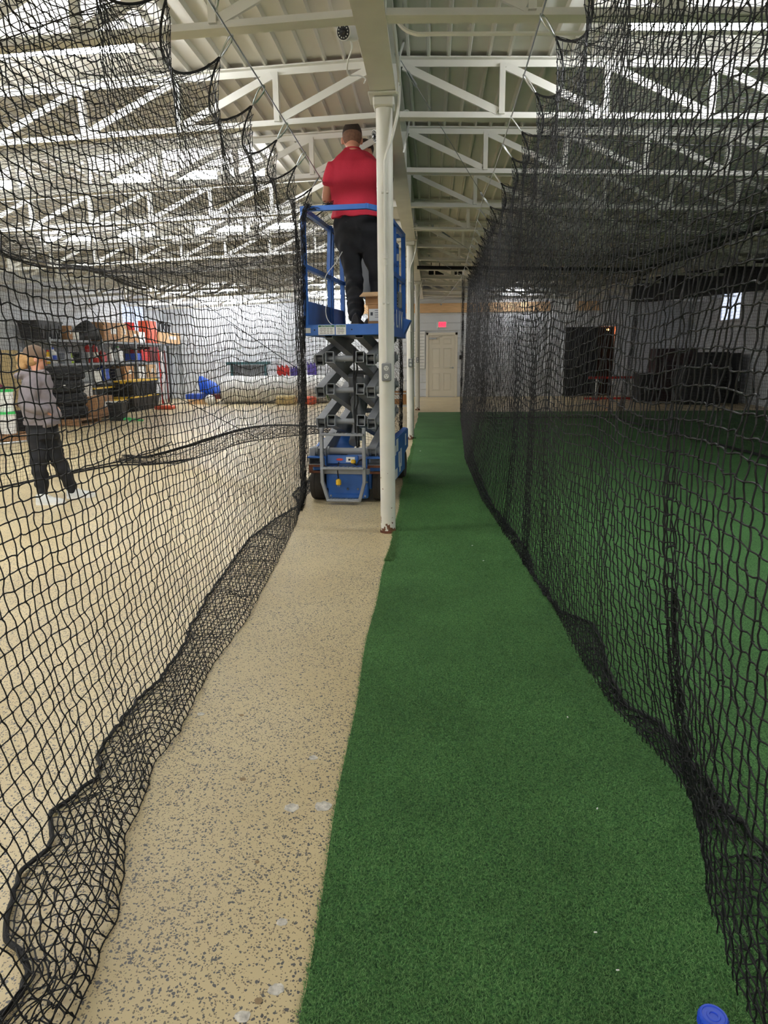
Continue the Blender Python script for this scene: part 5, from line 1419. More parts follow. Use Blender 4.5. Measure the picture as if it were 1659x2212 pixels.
bake(cage, KID)
# ================================================================== things around the hall
def carton(name, loc, size, mat, label, rz=0, group=None, tape=True, cat='box'):
    t = thing(name, label, cat, loc, rz, group); w_, d_, h_ = size
    m = MB(); m.cbox((0, 0, h_ / 2), (w_, d_, h_), b=min(.006, h_ * .1)); m.build('carton', mat, t)
    if tape:
        m = MB(); m.cbox((0, 0, h_ + .0005), (w_ * .98, .05, .002)); m.build('tape', 'cardboard_pale', t)
        m = MB(); m.cbox((w_ * .1, -d_ / 2 - .0005, h_ * .55), (w_ * .35, .002, h_ * .3)); m.build('paper_label', 'paper', t)
    return t
def tote(loc, size, label, lid='yellow_lid', rz=0, body='black_plastic', group=None):
    t = thing('storage_tote', label, 'tote', loc, rz, group); w_, d_, h_ = size
    rg_ = lambda f, z: [(x * w_ / 2 * f, y * d_ / 2 * f, z) for x, y in ((-1, -1), (1, -1), (1, 1), (-1, 1))]
    m = MB(); m.rings([rg_(.86, 0), rg_(.97, h_ * .86), rg_(1.0, h_ * .86), rg_(1.0, h_ * .92)])
    for k in range(5):
        x = (-.36 + .18 * k) * w_
        for s in (-1, 1): m.cbox((x, s * d_ * .46, h_ * .42), (w_ * .03, d_ * .06, h_ * .8))
    m.build('bin', body, t)
    m = MB(); m.rings([rg_(1.02, h_ * .90), rg_(1.03, h_ * .93), rg_(1.0, h_), rg_(.90, h_), rg_(.88, h_ * .97)]); m.build('lid', lid, t)
    for s in (-1, 1):
        m = MB(); m.cbox((s * w_ * .51, 0, h_ * .88), (.02, d_ * .3, .06), b=.005); m.build('latch', lid, t)
    return t
def bottle(loc, r, h, mat, cap, label, neck=.4, group=None, name='bottle'):
    t = thing(name, label, 'bottle', loc, 0, group)
    m = MB(); m.lathe([(r * .9, 0), (r, .01), (r, h * .6), (r * .85, h * .72), (r * neck, h * .82), (r * neck, h * .88)], 14); m.build('body', mat, t, True)
    m = MB(); m.lathe([(r * neck * 1.15, h * .87), (r * neck * 1.15, h * .97), (r * neck * .9, h)], 12); m.build('cap', cap, t, True)
    m = MB(); m.lathe([(r * 1.01, h * .18), (r * 1.01, h * .5)], 14); m.build('paper_label', 'paper' if mat != 'white_plastic' else 'blue_plastic', t)
    return t
def jug(loc, s, mat, cap, label, rz=0):
    t = thing('jug', label, 'jug', loc, rz)
    m = MB(); m.cbox((0, 0, s * .38), (s * .7, s * .5, s * .76), b=s * .10); m.lathe([(s * .24, s * .7), (s * .10, s * .9), (s * .10, s * .95)], 12); m.build('body', mat, t)
    m = MB(); m.tube(smooth_path([(s * .08, 0, s * .82), (s * .3, 0, s * .86), (s * .34, 0, s * .62)], 5), s * .04, 7); m.build('handle', mat, t, True)
    m = MB(); m.lathe([(s * .12, s * .93), (s * .12, s * 1.0)], 12); m.build('cap', cap, t)
    return t
def extinguisher(loc, label):
    t = thing('fire_extinguisher', label, 'extinguisher', loc)
    m = MB(); m.lathe([(.085, 0), (.09, .01), (.09, .33), (.07, .39), (.03, .42), (.03, .44)], 18); m.build('cylinder', 'red_plastic', t, True)
    m = MB(); m.lathe([(.091, .12), (.091, .26)], 18); m.build('paper_label', 'paper', t, True)
    m = MB(); m.cbox((0, 0, .465), (.05, .04, .05), b=.006); m.bar((0, 0, .50), (.10, -.03, .52), .02, .012); m.build('valve', 'black_plastic', t)
    m = MB(); m.tube(smooth_path([(.02, 0, .46), (.11, 0, .44), (.12, 0, .25), (.10, 0, .12)], 5), .010, 7); m.build('hose', 'black', t, True)
    return t

# ---- shelving along the left wall
SXF, SXB = -8.42, -9.02
LEV = [0.28, 0.82, 1.30, 1.84]
def yat(u, v=790, x=SXF): return onX(u, v, x).y
def shelf_unit(y0, y1, lab, mat='shelf_grey'):
    t = thing('shelf_unit', lab, 'shelf', (SXF, y0, 0))
    for x in (0, SXB - SXF):
        for y in (0.02, y1 - y0 - .02):
            m = MB(); m.cbox((x, y, .94), (.04, .04, 1.88), b=.003); m.build('upright', mat, t)
    for z in LEV:
        m = MB(); m.cbox(((SXB - SXF) / 2, (y1 - y0) / 2, z - .03), (SXF - SXB, y1 - y0 - .02, .055), b=.004); m.build('shelf_board', mat, t)
    return t
YA0, YA1, YB1, YC1 = yat(112), yat(200), yat(296), yat(352)
YB0 = yat(224)
shelf_unit(YA0, YA1, 'grey metal shelving unit behind the stack of tyres')
shelf_unit(YB0, YB1, 'grey metal shelving unit with yellow-lidded tote on its bottom shelf')
shelf_unit(YB1 + .02, YC1, 'grey metal shelving unit nearest the back corner, with red boxes on top')
def spot(u0, u1, v0, v1, lev, depth=.4, x=SXF):
    """front rectangle on the shelf -> (loc, (depth,width,height))"""
    um = (u0 + u1) / 2; a = onX(u0, v1, x).y; c = onX(u1, v1, x).y; zb = LEV[lev] if lev is not None else 0.0
    zt = onX(um, v0, x).z; z1 = onX(um, v1, x).z
    return Vector((x - depth / 2 - .02, (a + c) / 2, zb)), (c - a, depth, max(.05, zt - z1))
RZ = PI / 2          # items face +x
# top shelves
p, s = spot(86, 137, 704, 742, 3); tote(p, (s[0], .5, s[2]), 'big black lidded tote on top of the shelving by the tyres', 'black_plastic', RZ)
p, s = spot(150, 160, 708, 738, 3, .3); carton('cardboard_box', p, s, 'cardboard', 'narrow brown box beside the black tote on top of the shelving', RZ)
p, s = spot(161, 174, 719, 738, 3, .3); carton('paper_box', p, s, 'paper', 'white paper box next to the narrow brown box on top of the shelving', RZ)
p, s = spot(228, 262, 697, 737, 3); carton('cardboard_box', p, s, 'cardboard', 'large plain brown box beside the black bag on top of the shelving', RZ)
p, s = spot(263, 278, 697, 737, 3); carton('cardboard_box', p, s, 'cardboard_pale', 'tall pale cardboard box next to the large brown box on the shelving', RZ)
p, s = spot(280, 302, 714, 740, 3); carton('cardboard_box', p, s, 'cardboard', 'low open brown box between the pale box and the white box', RZ)
p, s = spot(303, 316, 718, 741, 3); carton('paper_box', p, s, 'paper', 'white carton in front of the red boxes on top of the shelving', RZ, tape=False)
p, s = spot(313, 323, 697, 741, 3, .18); p.x -= .38; carton('red_box', p, s, 'red_plastic', 'tall red box with slanted side behind the white carton', RZ + .1, tape=False)
p, s = spot(324, 342, 694, 741, 3, .3); carton('red_box', p, s, 'orange', 'tallest orange-red box on top of the shelving', RZ, tape=False)
p, s = spot(347, 392, 718, 742, 3); p.z = onX(370, 742, SXF).z; bxc = carton('cardboard_box', Vector((p.x, p.y, LEV[3])), (s[0], .4, s[2]), 'cardboard_pale', 'wide cardboard box full of black tools at the end of the shelving', RZ)
for k in range(6):
    t = thing('black_tool', 'black handled tool sticking out of the wide cardboard box', 'tool', (p.x + random.uniform(-.08, .08), p.y - .45 + .16 * k, LEV[3] + s[2] + .002), 0, 'tools in the cardboard box')
    h_ = random.uniform(.22, .40); m = MB(); m.tube([(0, 0, 0), (.02, random.uniform(-.1, .1), h_)], .022, 7); m.build('handle', 'black_plastic', t, True)
    m = MB(); m.cbox((.02, 0, h_), (.05, random.uniform(.10, .2), .07), b=.01); m.build('grip', 'black', t)
# a shelf extension under the end box
m = MB(); m.cbox((SXF - .3, (yat(352) + yat(398)) / 2, LEV[3] - .02), (.5, yat(398) - yat(352), .035)); m.cbox((SXF - .1, yat(397), LEV[3] / 2 - .02), (.05, .05, LEV[3] - .04)); m.cbox((SXF - .5, yat(397), LEV[3] / 2 - .02), (.05, .05, LEV[3] - .04))
tag(m.build('side_rack', 'shelf_grey'), 'narrow grey rack carrying the wide cardboard box at the shelving end', 'shelf')
# black bag
b0, s0 = spot(176, 227, 700, 735, 3)
bg = MB(); L_ = s0[0]
bg.rings([ering((b0.x, b0.y - L_ / 2 + L_ * t, LEV[3] + .02 + h / 2), .18, h / 2, 14, None, (Vector((1, 0, 0)), Vector((0, 0, 1)))) for t, h in ((0, .10), (.15, .16), (.35, .36), (.6, .50), (.8, .34), (.95, .16), (1, .08))])
bo = remeshed('black_bag', bg, .03, 'dark_fabric', None, 4, .03, 1.2, (1, 1, 1), 77); 
zs = min((bo.matrix_world @ v.co).z for v in bo.data.vertices); bo.location.z += LEV[3] - zs + .002
tag(bo, 'slumped black bag lying on top of the shelving', 'bag')
# second level
p, s = spot(112, 120, 750, 772, 2, .2); bottle(p, .07, .30, 'yellow', 'red_plastic', 'yellow bottle on the shelf above the tyres')
p, s = spot(120, 131, 745, 773, 2, .2); bottle(p, .085, .36, 'white_plastic', 'blue_plastic', 'white spray bottle with blue top next to the yellow bottle')
p, s = spot(142, 156, 752, 774, 2, .3); carton('paper_box', p, s, 'shelf_grey', 'grey box on the shelf right of the spray bottle', RZ, tape=False)
p, s = spot(160, 169, 758, 776, 2, .2); bottle(p, .06, .26, 'neon', 'black_plastic', 'neon yellow-green bottle on the shelf')
p, s = spot(176, 193, 754, 777, 2, .3); carton('black_case', p, s, 'black_plastic', 'small black case on the shelf left of the extinguishers', RZ, tape=False, cat='case')
p, s = spot(197, 207, 745, 775, 2, .2); extinguisher(Vector((p.x, yat(203), LEV[2])), 'small red fire extinguisher at the gap between two shelving units')
p, s = spot(207, 222, 743, 778, 2, .2); extinguisher(Vector((p.x + .02, yat(215), LEV[2])), 'red fire extinguisher beside the shelving upright')
m = MB(); m.cbox((SXF - .25, (YA1 + YB0) / 2, LEV[2] - .03), (.5, YB0 - YA1 + .03, .05)); tag(m.build('bridge_shelf', 'shelf_grey'), 'short grey board bridging two shelving units under the extinguishers', 'shelf')
m = MB(); m.cbox((SXF - .25, (YA1 + YB0) / 2, LEV[1] - .03), (.5, YB0 - YA1 + .03, .05)); tag(m.build('bridge_shelf', 'shelf_grey'), 'lower grey board bridging two shelving units under the white box', 'shelf')
p, s = spot(232, 246, 756, 777, 2); jug(p, .33, 'red_plastic', 'white_plastic', 'red and white jug on the shelf under the large brown box', RZ)
p, s = spot(247, 262, 752, 777, 2); jug(p, .40, 'white_plastic', 'white_plastic', 'white jug in the middle of the shelf', RZ)
p, s = spot(264, 280, 748, 777, 2); jug(p, .42, 'white_plastic', 'green_plastic', 'white jug with green cap on the shelf', RZ)
p, s = spot(299, 308, 758, 776, 2); carton('blue_box', p, s, 'blue_plastic', 'small blue box beside the red toolboxes', RZ, tape=False)
p, s = spot(309, 325, 750, 776, 2); carton('red_toolbox', p, s, 'red_plastic', 'red toolbox on the shelf under the white carton', RZ, tape=False, cat='toolbox')
p, s = spot(327, 345, 745, 776, 2); carton('red_toolbox', p, s, 'red_dark', 'dark red toolbox on the shelf under the orange-red box', RZ, tape=False, cat='toolbox')
# third level
p, s = spot(113, 123, 792, 812, 1, .2); carton('red_box', p, s, 'red_dark', 'small dark red box low on the shelving behind the tyres', RZ, tape=False)
p, s = spot(130, 142, 790, 812, 1, .2); bottle(p, .09, .3, 'yellow', 'white_plastic', 'fat yellow bottle low on the shelving behind the tyres')
p, s = spot(146, 158, 793, 814, 1, .2); bottle(p, .08, .26, 'white_plastic', 'white_plastic', 'short white bottle low on the shelving behind the tyres')
p, s = spot(205, 222, 788, 814, 1); carton('paper_box', p, s, 'paper', 'white box on the middle shelf beside the blue jug', RZ)
p, s = spot(232, 250, 786, 815, 1); jug(p, .46, 'blue_plastic', 'blue_plastic', 'blue jug on the middle shelf', RZ)
p, s = spot(252, 264, 790, 815, 1); carton('black_case', p, s, 'black_plastic', 'black case between the blue jug and a brown box', RZ, tape=False, cat='case')
p, s = spot(272, 292, 786, 815, 1); carton('cardboard_box', p, s, 'cardboard', 'brown box on the middle shelf right of the blue jug', RZ)
p, s = spot(302, 318, 790, 816, 1); carton('paper_box', p, s, 'paper', 'white box on the middle shelf above the stacked totes', RZ)
p, s = spot(322, 340, 788, 816, 1); carton('cardboard_box', p, s, 'cardboard_pale', 'pale brown box on the middle shelf nearest the corner', RZ)
# bottom
p, s = spot(204, 272, 822, 856, 0); tote(p, (s[0], .5, s[2]), 'black tote with yellow lid on the bottom shelf', rz=RZ)
p, s = spot(276, 292, 825, 856, 0); carton('cardboard_box', p, s, 'cardboard', 'upright brown box on the bottom shelf beside the yellow-lidded tote', RZ)
TX = -7.85
a, c = onX(291, 884, TX).y, onX(349, 884, TX).y; w_ = c - a
tote(Vector((TX - .28, (a + c) / 2, 0)), (w_, .55, .40), 'lower black tote with yellow lid in the stack on the floor', rz=RZ)
tote(Vector((TX - .28, (a + c) / 2, .402)), (w_ * .95, .52, .42), 'upper black tote with yellow lid in the stack on the floor', rz=RZ)
tote(Vector((TX - .34, a - .55, 0)), (.75, .5, .36), 'black tote with yellow lid standing on the floor beside the stacked totes', rz=RZ)
p = onZ(357, 884); m = MB(); m.cbox((p.x, p.y, .05), (.5, .32, .09), b=.02); m.cbox((p.x, p.y, .098), (.42, .24, .012)); tag(m.build('red_tray', 'orange'), 'flat orange-red tray on the floor beside the stacked totes', 'tray')
for k, (u, v0, v1, mt, lab) in enumerate(((352, 742, 872, 'red_plastic', 'red pole leaning at the end of the shelving'), (358, 744, 874, 'white_plastic', 'white pole leaning at the end of the shelving'), (365, 750, 872, 'red_dark', 'dark red pole leaning at the end of the shelving'), (371, 748, 870, 'black_plastic', 'black pole leaning by the back corner'))):
    y = onX(u, 872, -8.2).y; m = MB(); m.tube([(-8.2, y, 0), (-8.21, y + .02, .9), (-8.24, y + .06, 1.62)], [.024, .024, .022], 10)
    tag(m.build('pole', mt, None, True), lab, 'pole')
# tyres on a pallet
def pallet(loc, w_, d_, rz, lab):
    t = thing('wooden_pallet', lab, 'pallet', loc, rz)
    for i in range(6):
        m = MB(); m.cbox((-w_ / 2 + .06 + i * (w_ - .12) / 5, 0, .12), (.11, d_, .018), b=.003); m.build('deck_board', 'wood', t)
    for j in (-1, 0, 1):
        m = MB(); m.cbox((0, j * (d_ / 2 - .03), .065), (w_, .045, .092), b=.003); m.build('stringer', 'wood', t)
    for i in (-1, 0, 1):
        m = MB(); m.cbox((i * (w_ / 2 - .06), 0, .010), (.11, d_, .018), b=.003); m.build('bottom_board', 'wood', t)
    return t
pt = onX(138, 915, -7.9); TYX, TYY = -7.95, pt.y + .35
pallet((TYX + .05, TYY + .35, 0), 1.0, 1.9, 0, 'wooden pallet under the tyres and the flat brown box')
R_, W_ = .40, .275
tp_ = [(.22, 0.02), (.30, 0.0), (.36, .015), (.385, .045), (.40, .06)]
for q in (.10, .1375, .175): tp_ += [(.40, q - .012), (.385, q - .008), (.385, q + .002), (.40, q + .006)]
tp_ += [(.40, .215), (.385, .23), (.36, .26), (.30, .275), (.22, .255)]
tm = MB(); tm.lathe(tp_, 32); tyre_me = tm.mesh('tyre', 'rubber', True)
for k, lab in enumerate(('bottom tyre of the black stack on the pallet', 'second tyre from the pallet in the black stack', 'third tyre from the pallet in the black stack, with a white mark', 'top tyre of the black stack on the pallet')):
    t = thing('car_tyre', lab, 'tyre', (TYX + .02 * (k % 2), TYY - .02 * (k % 3), .131 + k * .2755), k * .7)
    obj('tread', tyre_me, t)
    m = MB(); m.lathe([(.215, .03), (.205, .06), (.205, .215), (.215, .245)], 28); m.build('inner_liner', 'rubber', t, True)
    if k == 2: m = MB(); m.cbox((.401 * math.cos(-k * .7 - 1.1), .401 * math.sin(-k * .7 - 1.1), .17), (.03, .03, .02)); m.build('white_mark', 'paper', t)
carton('cardboard_box', (TYX + .05, TYY + .95, .131), (.86, .72, .42), 'cardboard', 'wide flat brown box on the pallet beside the tyres', RZ)
carton('paper_box', (TYX - .08, TYY + .85, .552), (.42, .3, .28), 'paper', 'white box standing on the wide flat brown box', RZ, tape=False)
p = onZ(257, 908); t = thing('waste_bin', 'small black bin standing on the floor by the flat brown box', 'bin', (p.x, p.y, 0))
m = MB(); m.rings([[(x * f, y * f, z) for x, y in ((-1, -1), (1, -1), (1, 1), (-1, 1))] for f, z in ((.14, 0), (.17, .38), (.185, .38), (.185, .42), (.165, .42), (.13, .03))]); m.build('bin', 'black_plastic', t)
m = MB(); m.cbox((0, 0, .425), (.30, .28, .02), b=.005); m.build('paper', 'paper', t)
for k, (u, v) in enumerate(((268, 905), (280, 906), (292, 908))):
    p = onZ(u, v, .03); m = MB(); m.tube(smooth_path([(p.x - .15, p.y, .03), (p.x - .03, p.y + .06, .05), (p.x + .08, p.y - .05, .04), (p.x + .17, p.y + .03, .03)], 5), .022, 7)
    tag(m.build('green_strap', 'green_plastic', None, True), 'bright green strap lying on the floor by the small black bin', 'strap', 'green straps on the floor')
# plywood, cushions, pallet and buckets at the far left
m = MB(); m.cbox((-8.93, 14.25, .82), (.04, 1.2, 1.55), Matrix.Rotation(.05, 3, 'Y'), b=.003); tag(m.build('plywood_sheet', 'plywood'), 'tall yellow plywood sheet leaning against the left wall', 'plywood')
px0 = onZ(20, 955); PXX, PYY = px0.x - .4, px0.y + .5
pallet((PXX, PYY, 0), 1.3, 1.1, .1, 'wooden pallet under the white buckets')
def bucket(loc, lab):
    t = thing('bucket', lab, 'bucket', loc)
    m = MB(); m.lathe([(.125, 0), (.145, .32), (.152, .32), (.152, .345)], 20); m.build('pail', 'white_plastic', t, True)
    m = MB(); m.lathe([(.156, .34), (.156, .375), (.148, .38)], 20); m.build('lid', 'green_plastic', t, True)
    m = MB(); m.tube([(.155 * math.cos(a), -.155 * abs(math.sin(a)) * .5 - .09, .30 - .16 * math.sin(a)) for a in [PI * k / 8 for k in range(9)]], .004, 5); m.build('handle', 'white_plastic', t)
    return t
bk = onX(4, 930, PXX + .45)
bucket((PXX + .30, PYY - .32, .131), 'lower white bucket with green lid on the pallet'); bucket((PXX + .29, PYY - .30, .513), 'upper white bucket with green lid in the pair on the pallet')
p = (PXX + .62, PYY + .25)
tote(Vector((p[0] - .15, p[1], .131)), (.62, .45, .36), 'open black crate on the pallet behind the white buckets', 'black_plastic')
cu = MB(); cu.ball((p[0] - .12, p[1], .60), (.34, .24, .11), 18, 10); o = remeshed('cushion', cu, .025, 'maroon', None, 3, .012, 1.5, seed=5); tag(o, 'maroon cushion lying on the black crate', 'cushion')
m = MB(); m.ball((p[0] + .20, p[1] - .22, .565), .06, 14, 10); tag(m.build('orange_ball', 'orange', None, True), 'small orange ball resting beside the maroon cushion', 'ball')
cu = MB(); cu.cbox((PXX - .25, PYY + .3, .55), (.25, .5, .82), b=.08); o = remeshed('cushion', cu, .03, 'maroon', None, 3, .012, 1.5, seed=6); tag(o, 'upright maroon cushion standing behind the buckets', 'cushion')
m = MB(); m.tube([(p[0] + .10, p[1] - .42, .52), (p[0] + .42, p[1] - .30, .40)], [.075, .085], 14); tag(m.build('burlap_roll', 'plywood', None, True), 'tan burlap roll sticking out of the black crate', 'roll')
m = MB(); m.tube(smooth_path([onZ(-30, 962, .02), onZ(40, 955, .02), onZ(75, 950, .02)], 4), .022, 10); tag(m.build('grey_pipe', 'alu', None, True), 'grey pipe lying on the floor in front of the pallet', 'pipe')

# ---- along the back wall
def turf_roll(a, c, r, lab):
    t = thing('turf_roll', lab, 'roll', ((a[0] + c[0]) / 2, (a[1] + c[1]) / 2, 0)); A = Vector((*a, r * .94)); C_ = Vector((*c, r * .94)); ctr = Vector(((a[0] + c[0]) / 2, (a[1] + c[1]) / 2, 0))
    n = 26; rs = []
    for k in range(9):
        q = A.lerp(C_, k / 8) - ctr; rr = r * (1 + .04 * math.sin(k * 2.1)); rs.append([q + Vector((0, rr * math.cos(2 * PI * i / n), rr * .94 * math.sin(2 * PI * i / n))) for i in range(n)])
    m = MB(); m.rings(rs); m.build('roll', 'roll_white', t, True)
    for e, k in ((A - ctr, -1), (C_ - ctr, 1)):
        m = MB(); m.tube([e + Vector((k * .006, (r * .95 - .012 * i * r) * math.cos(i * .55), (r * .95 - .012 * i * r) * .92 * math.sin(i * .55))) for i in range(70)], .010, 4); m.build('spiral_edge', 'turf', t)
    return t
p0 = onZ(478, 873); p1 = onZ(672, 868)
turf_roll((p0.x, p0.y + .42), (p1.x + .6, p0.y + .45), .44, 'big white backed turf roll lying in front of the back wall')
turf_roll((p0.x + .6, p0.y + 1.35), (p1.x + 1.2, p0.y + 1.38), .40, 'second white turf roll lying behind the big one')
t = thing('green_rack', 'dark green metal frame standing behind the white turf roll', 'rack', (0, 0, 0)); KID = []
YG = 23.2; a = onY(500, 785, YG); c = onY(573, 785, YG)
for x in (a.x, c.x):
    m = MB(); m.cbox((x, YG, a.z / 2), (.08, .08, a.z), b=.005); KID.append(m.build('leg', 'teal_metal', t))
m = MB(); m.cbox(((a.x + c.x) / 2, YG, a.z), (c.x - a.x + .3, .3, .09), b=.005); KID.append(m.build('top_bar', 'teal_metal', t))
m = MB(); m.cbox(((a.x + c.x) / 2, YG + .08, a.z * .55), (c.x - a.x, .02, a.z * .8)); KID.append(m.build('panel', 'glass_panel' if 'glass_panel' in MATS else 'shelf_grey', t))
t.location = ((a.x + c.x) / 2, YG, 0); bake(t, KID)
bt_ = onY(432, 846, 21.6); tb = MB()
tb.hull([(bt_.x - .05, 21.5, .30), (bt_.x + .75, 21.5, .30), (bt_.x + .75, 21.9, .30), (bt_.x - .05, 21.9, .30), (bt_.x, 21.7, .86), (bt_.x + .15, 21.65, .80), (bt_.x + .6, 21.7, .5)])
o = remeshed('blue_tarp', tb, .04, 'blue_tarp', None, 2, .05, 1.0, seed=8); tag(o, 'crumpled bright blue tarp heaped on flat cartons', 'tarp')
for k, (u0, u1, z, mt, lab) in enumerate(((412, 458, .0, 'cardboard_pale', 'lowest flat carton under the blue tarp'), (405, 440, .15, 'blue_plastic', 'flat blue package under the tarp'), (418, 436, .15, 'red_dark', 'flat red package beside the blue package'))):
    a = onY(u0, 866, 21.3); c = onY(u1, 866, 21.3); 
    if k == 2: a.x += .62; c.x += .62
    carton('flat_package', ((a.x + c.x) / 2, 21.45, z), (c.x - a.x, .8 if k == 0 else .6, .148), mt, lab, 0, tape=False, cat='package')
p = onZ(455, 874); m = MB(); m.cbox((p.x, p.y, .14), (.3, .25, .28), b=.08); tag(m.build('white_sack', 'roll_white', None, True), 'small white sack at the end of the big turf roll', 'sack')
for (u, v, w_, h_, mt, lab, y) in ((612, 797, .42, .30, 'red_plastic', 'red cloth hung on the back wall above the turf roll', 23.8), (636, 801, .26, .36, 'purple', 'purple cloth hung beside the red cloth', 23.75), (674, 795, .32, .42, 'purple', 'purple banner on the back wall seen past the lift', 23.8), (742, 745, .22, .2, 'red_plastic', 'small red sign on the back wall seen through the scissor arms', 23.8)):
    p = onY(u, v, y); m = MB(); n = 8
    top = [(p.x - w_ / 2 + w_ * i / n, y + .02 * math.sin(i * 2), p.z + h_ / 2 - (.06 * (i % 3))) for i in range(n + 1)]; bot = [(x, y_ - .015, z - h_) for x, y_, z in top]
    fr = top + bot[::-1]; m.rings([[(a_, b_ - .012, c_) for a_, b_, c_ in fr], fr]); tag(m.build('hanging_cloth', mt), lab, 'cloth')
p = onZ(672, 872); m = MB(); m.cbox((p.x, p.y - .35, .12), (.42, .3, .24), b=.05); tag(m.build('orange_bag', 'orange', None, True), 'orange bag on the floor behind the lift', 'bag')
p = onZ(622, 873); m = MB(); m.cbox((p.x, p.y - .2, .14), (.6, .3, .26), b=.05); tag(m.build('tan_sack', 'plywood', None, True), 'tan sack lying in front of the big turf roll', 'sack')
# step ladder and carton beyond the lift
t = thing('step_ladder', 'aluminium step ladder standing beyond the blue lift', 'ladder', (-.74, 15.9, 0))
for s in (-1, 1):
    m = MB(); m.bar((s * .25, -.12, 0), (s * .20, .10, 1.85), .028, .07, (0, 1, 0)); m.build('rail', 'alu', t)
    m = MB(); m.bar((s * .25, .85, 0), (s * .20, .16, 1.80), .025, .04, (0, 1, 0)); m.build('rear_rail', 'alu', t)
    m = MB(); m.cbox((s * .25, -.12, .015), (.05, .09, .03), b=.005); m.build('foot', 'black', t)
for k in range(6):
    z = .28 + .28 * k; m = MB(); m.cbox((0, -.12 + .22 * z / 1.85, z), (.47, .08, .03), b=.004); m.build('step', 'alu', t)
m = MB(); m.cbox((0, .12, 1.85), (.46, .16, .05), b=.006); m.build('top_cap', 'alu', t)
for k in (1, 3):
    m = MB(); m.bar((-.23, .75 - .12 * k, .3 + .3 * k), (.23, .75 - .12 * k, .3 + .3 * k), .02, .03); m.build('rear_brace', 'alu', t)
p = onZ(866, 872); carton('cardboard_box', (p.x - .15, p.y, 0), (.6, .4, .38), 'cardboard', 'brown carton on the floor behind the step ladder', .1)
m = MB(); m.hull([(p.x - .35, p.y - .15, .385), (p.x + .1, p.y - .15, .385), (p.x + .1, p.y + .15, .385), (p.x - .35, p.y + .15, .385), (p.x + .12, p.y, .72), (p.x + .02, p.y + .1, .74)]); tag(m.build('white_sheet', 'paper'), 'white paper wedge sticking up from the brown carton', 'paper')

# ---- right hand side
def plane_box(name, u0, u1, v0, v1, y, dep, mat, lab, cat, parts=None, z0=0.0):
    a = onY(u0, v1, y); c = onY(u1, v0, y); h = c.z - z0
    t = thing(name, lab, cat, ((a.x + c.x) / 2, y + dep / 2, z0)); w_ = c.x - a.x
    m = MB(); m.cbox((0, 0, h / 2), (w_, dep, h), b=.012); m.build('body', mat, t)
    if parts: parts(t, w_, dep, h)
    return t
def drawers(t, w_, d_, h):
    for k in range(4):
        m = MB(); m.cbox((0, -d_ / 2 - .008, h * (.14 + .24 * k)), (w_ * .9, .016, h * .2), b=.004); dr = m.build('drawer', 'dark_maroon', t)
        m = MB(); m.cbox((0, -d_ / 2 - .03, h * (.2 + .24 * k)), (w_ * .4, .02, .02)); m.build('handle', 'steel', dr)
def panels(t, w_, d_, h):
    for k in (-1, 1):
        m = MB(); m.cbox((k * w_ * .25, -d_ / 2 - .01, h * .5), (w_ * .44, .02, h * .86), b=.006); dr = m.build('door', 'black_plastic', t)
        m = MB(); m.cbox((k * w_ * .06, -d_ / 2 - .03, h * .5), (.02, .03, .14)); m.build('handle', 'steel', dr)
YR = 20.4
plane_box('tall_cabinet', 1408, 1505, 752, 874, YR + .7, .6, 'dark_maroon', 'tall dark maroon cabinet against the wall beyond the right cage', 'cabinet', drawers)
plane_box('low_cabinet', 1378, 1412, 806, 874, YR, .6, 'black_plastic', 'low black cabinet left of the tall maroon one', 'cabinet', panels)
plane_box('black_machine', 1470, 1560, 788, 880, YR - .8, .55, 'dark_fabric', 'black covered machine in front of the maroon cabinet', 'machine', panels)
plane_box('black_locker', 1512, 1578, 760, 882, YR - .2, .6, 'black_plastic', 'wide black locker nearest the right wall', 'locker', panels)
plane_box('narrow_locker', 1582, 1606, 762, 884, YR - .6, .5, 'black_plastic', 'narrow black locker beside the wide one at the right wall', 'locker', panels)
# red and white barrier
t = thing('barrier', 'red and white barrier rail in front of the dark doorway', 'barrier', (0, 0, 0)); KID = []; YQ = 21.8
a = onY(1272, 816, YQ); c = onY(1374, 824, YQ); c.z = a.z
m = MB(); m.bar(a, c, .05, .07); KID.append(m.build('top_rail', 'red_plastic', t))
m = MB(); m.bar((a.x - .1, YQ, .05), (c.x, YQ, .05), .05, .06); KID.append(m.build('bottom_rail', 'red_plastic', t))
for x in (a.x + .25, c.x - .12):
    m = MB(); m.cbox((x, YQ, a.z / 2), (.07, .05, a.z), b=.006); KID.append(m.build('post', 'white_plastic', t))
    m = MB(); m.cbox((x, YQ, .02), (.08, .5, .04), b=.006); KID.append(m.build('foot', 'red_plastic', t))
for x in (a.x + .7, a.x + 1.1):
    m = MB(); m.bar((x, YQ, a.z - .05), (x + .18, YQ, a.z - .22), .03, .06); KID.append(m.build('reflector', 'white_plastic', t))
bake(t, KID); 
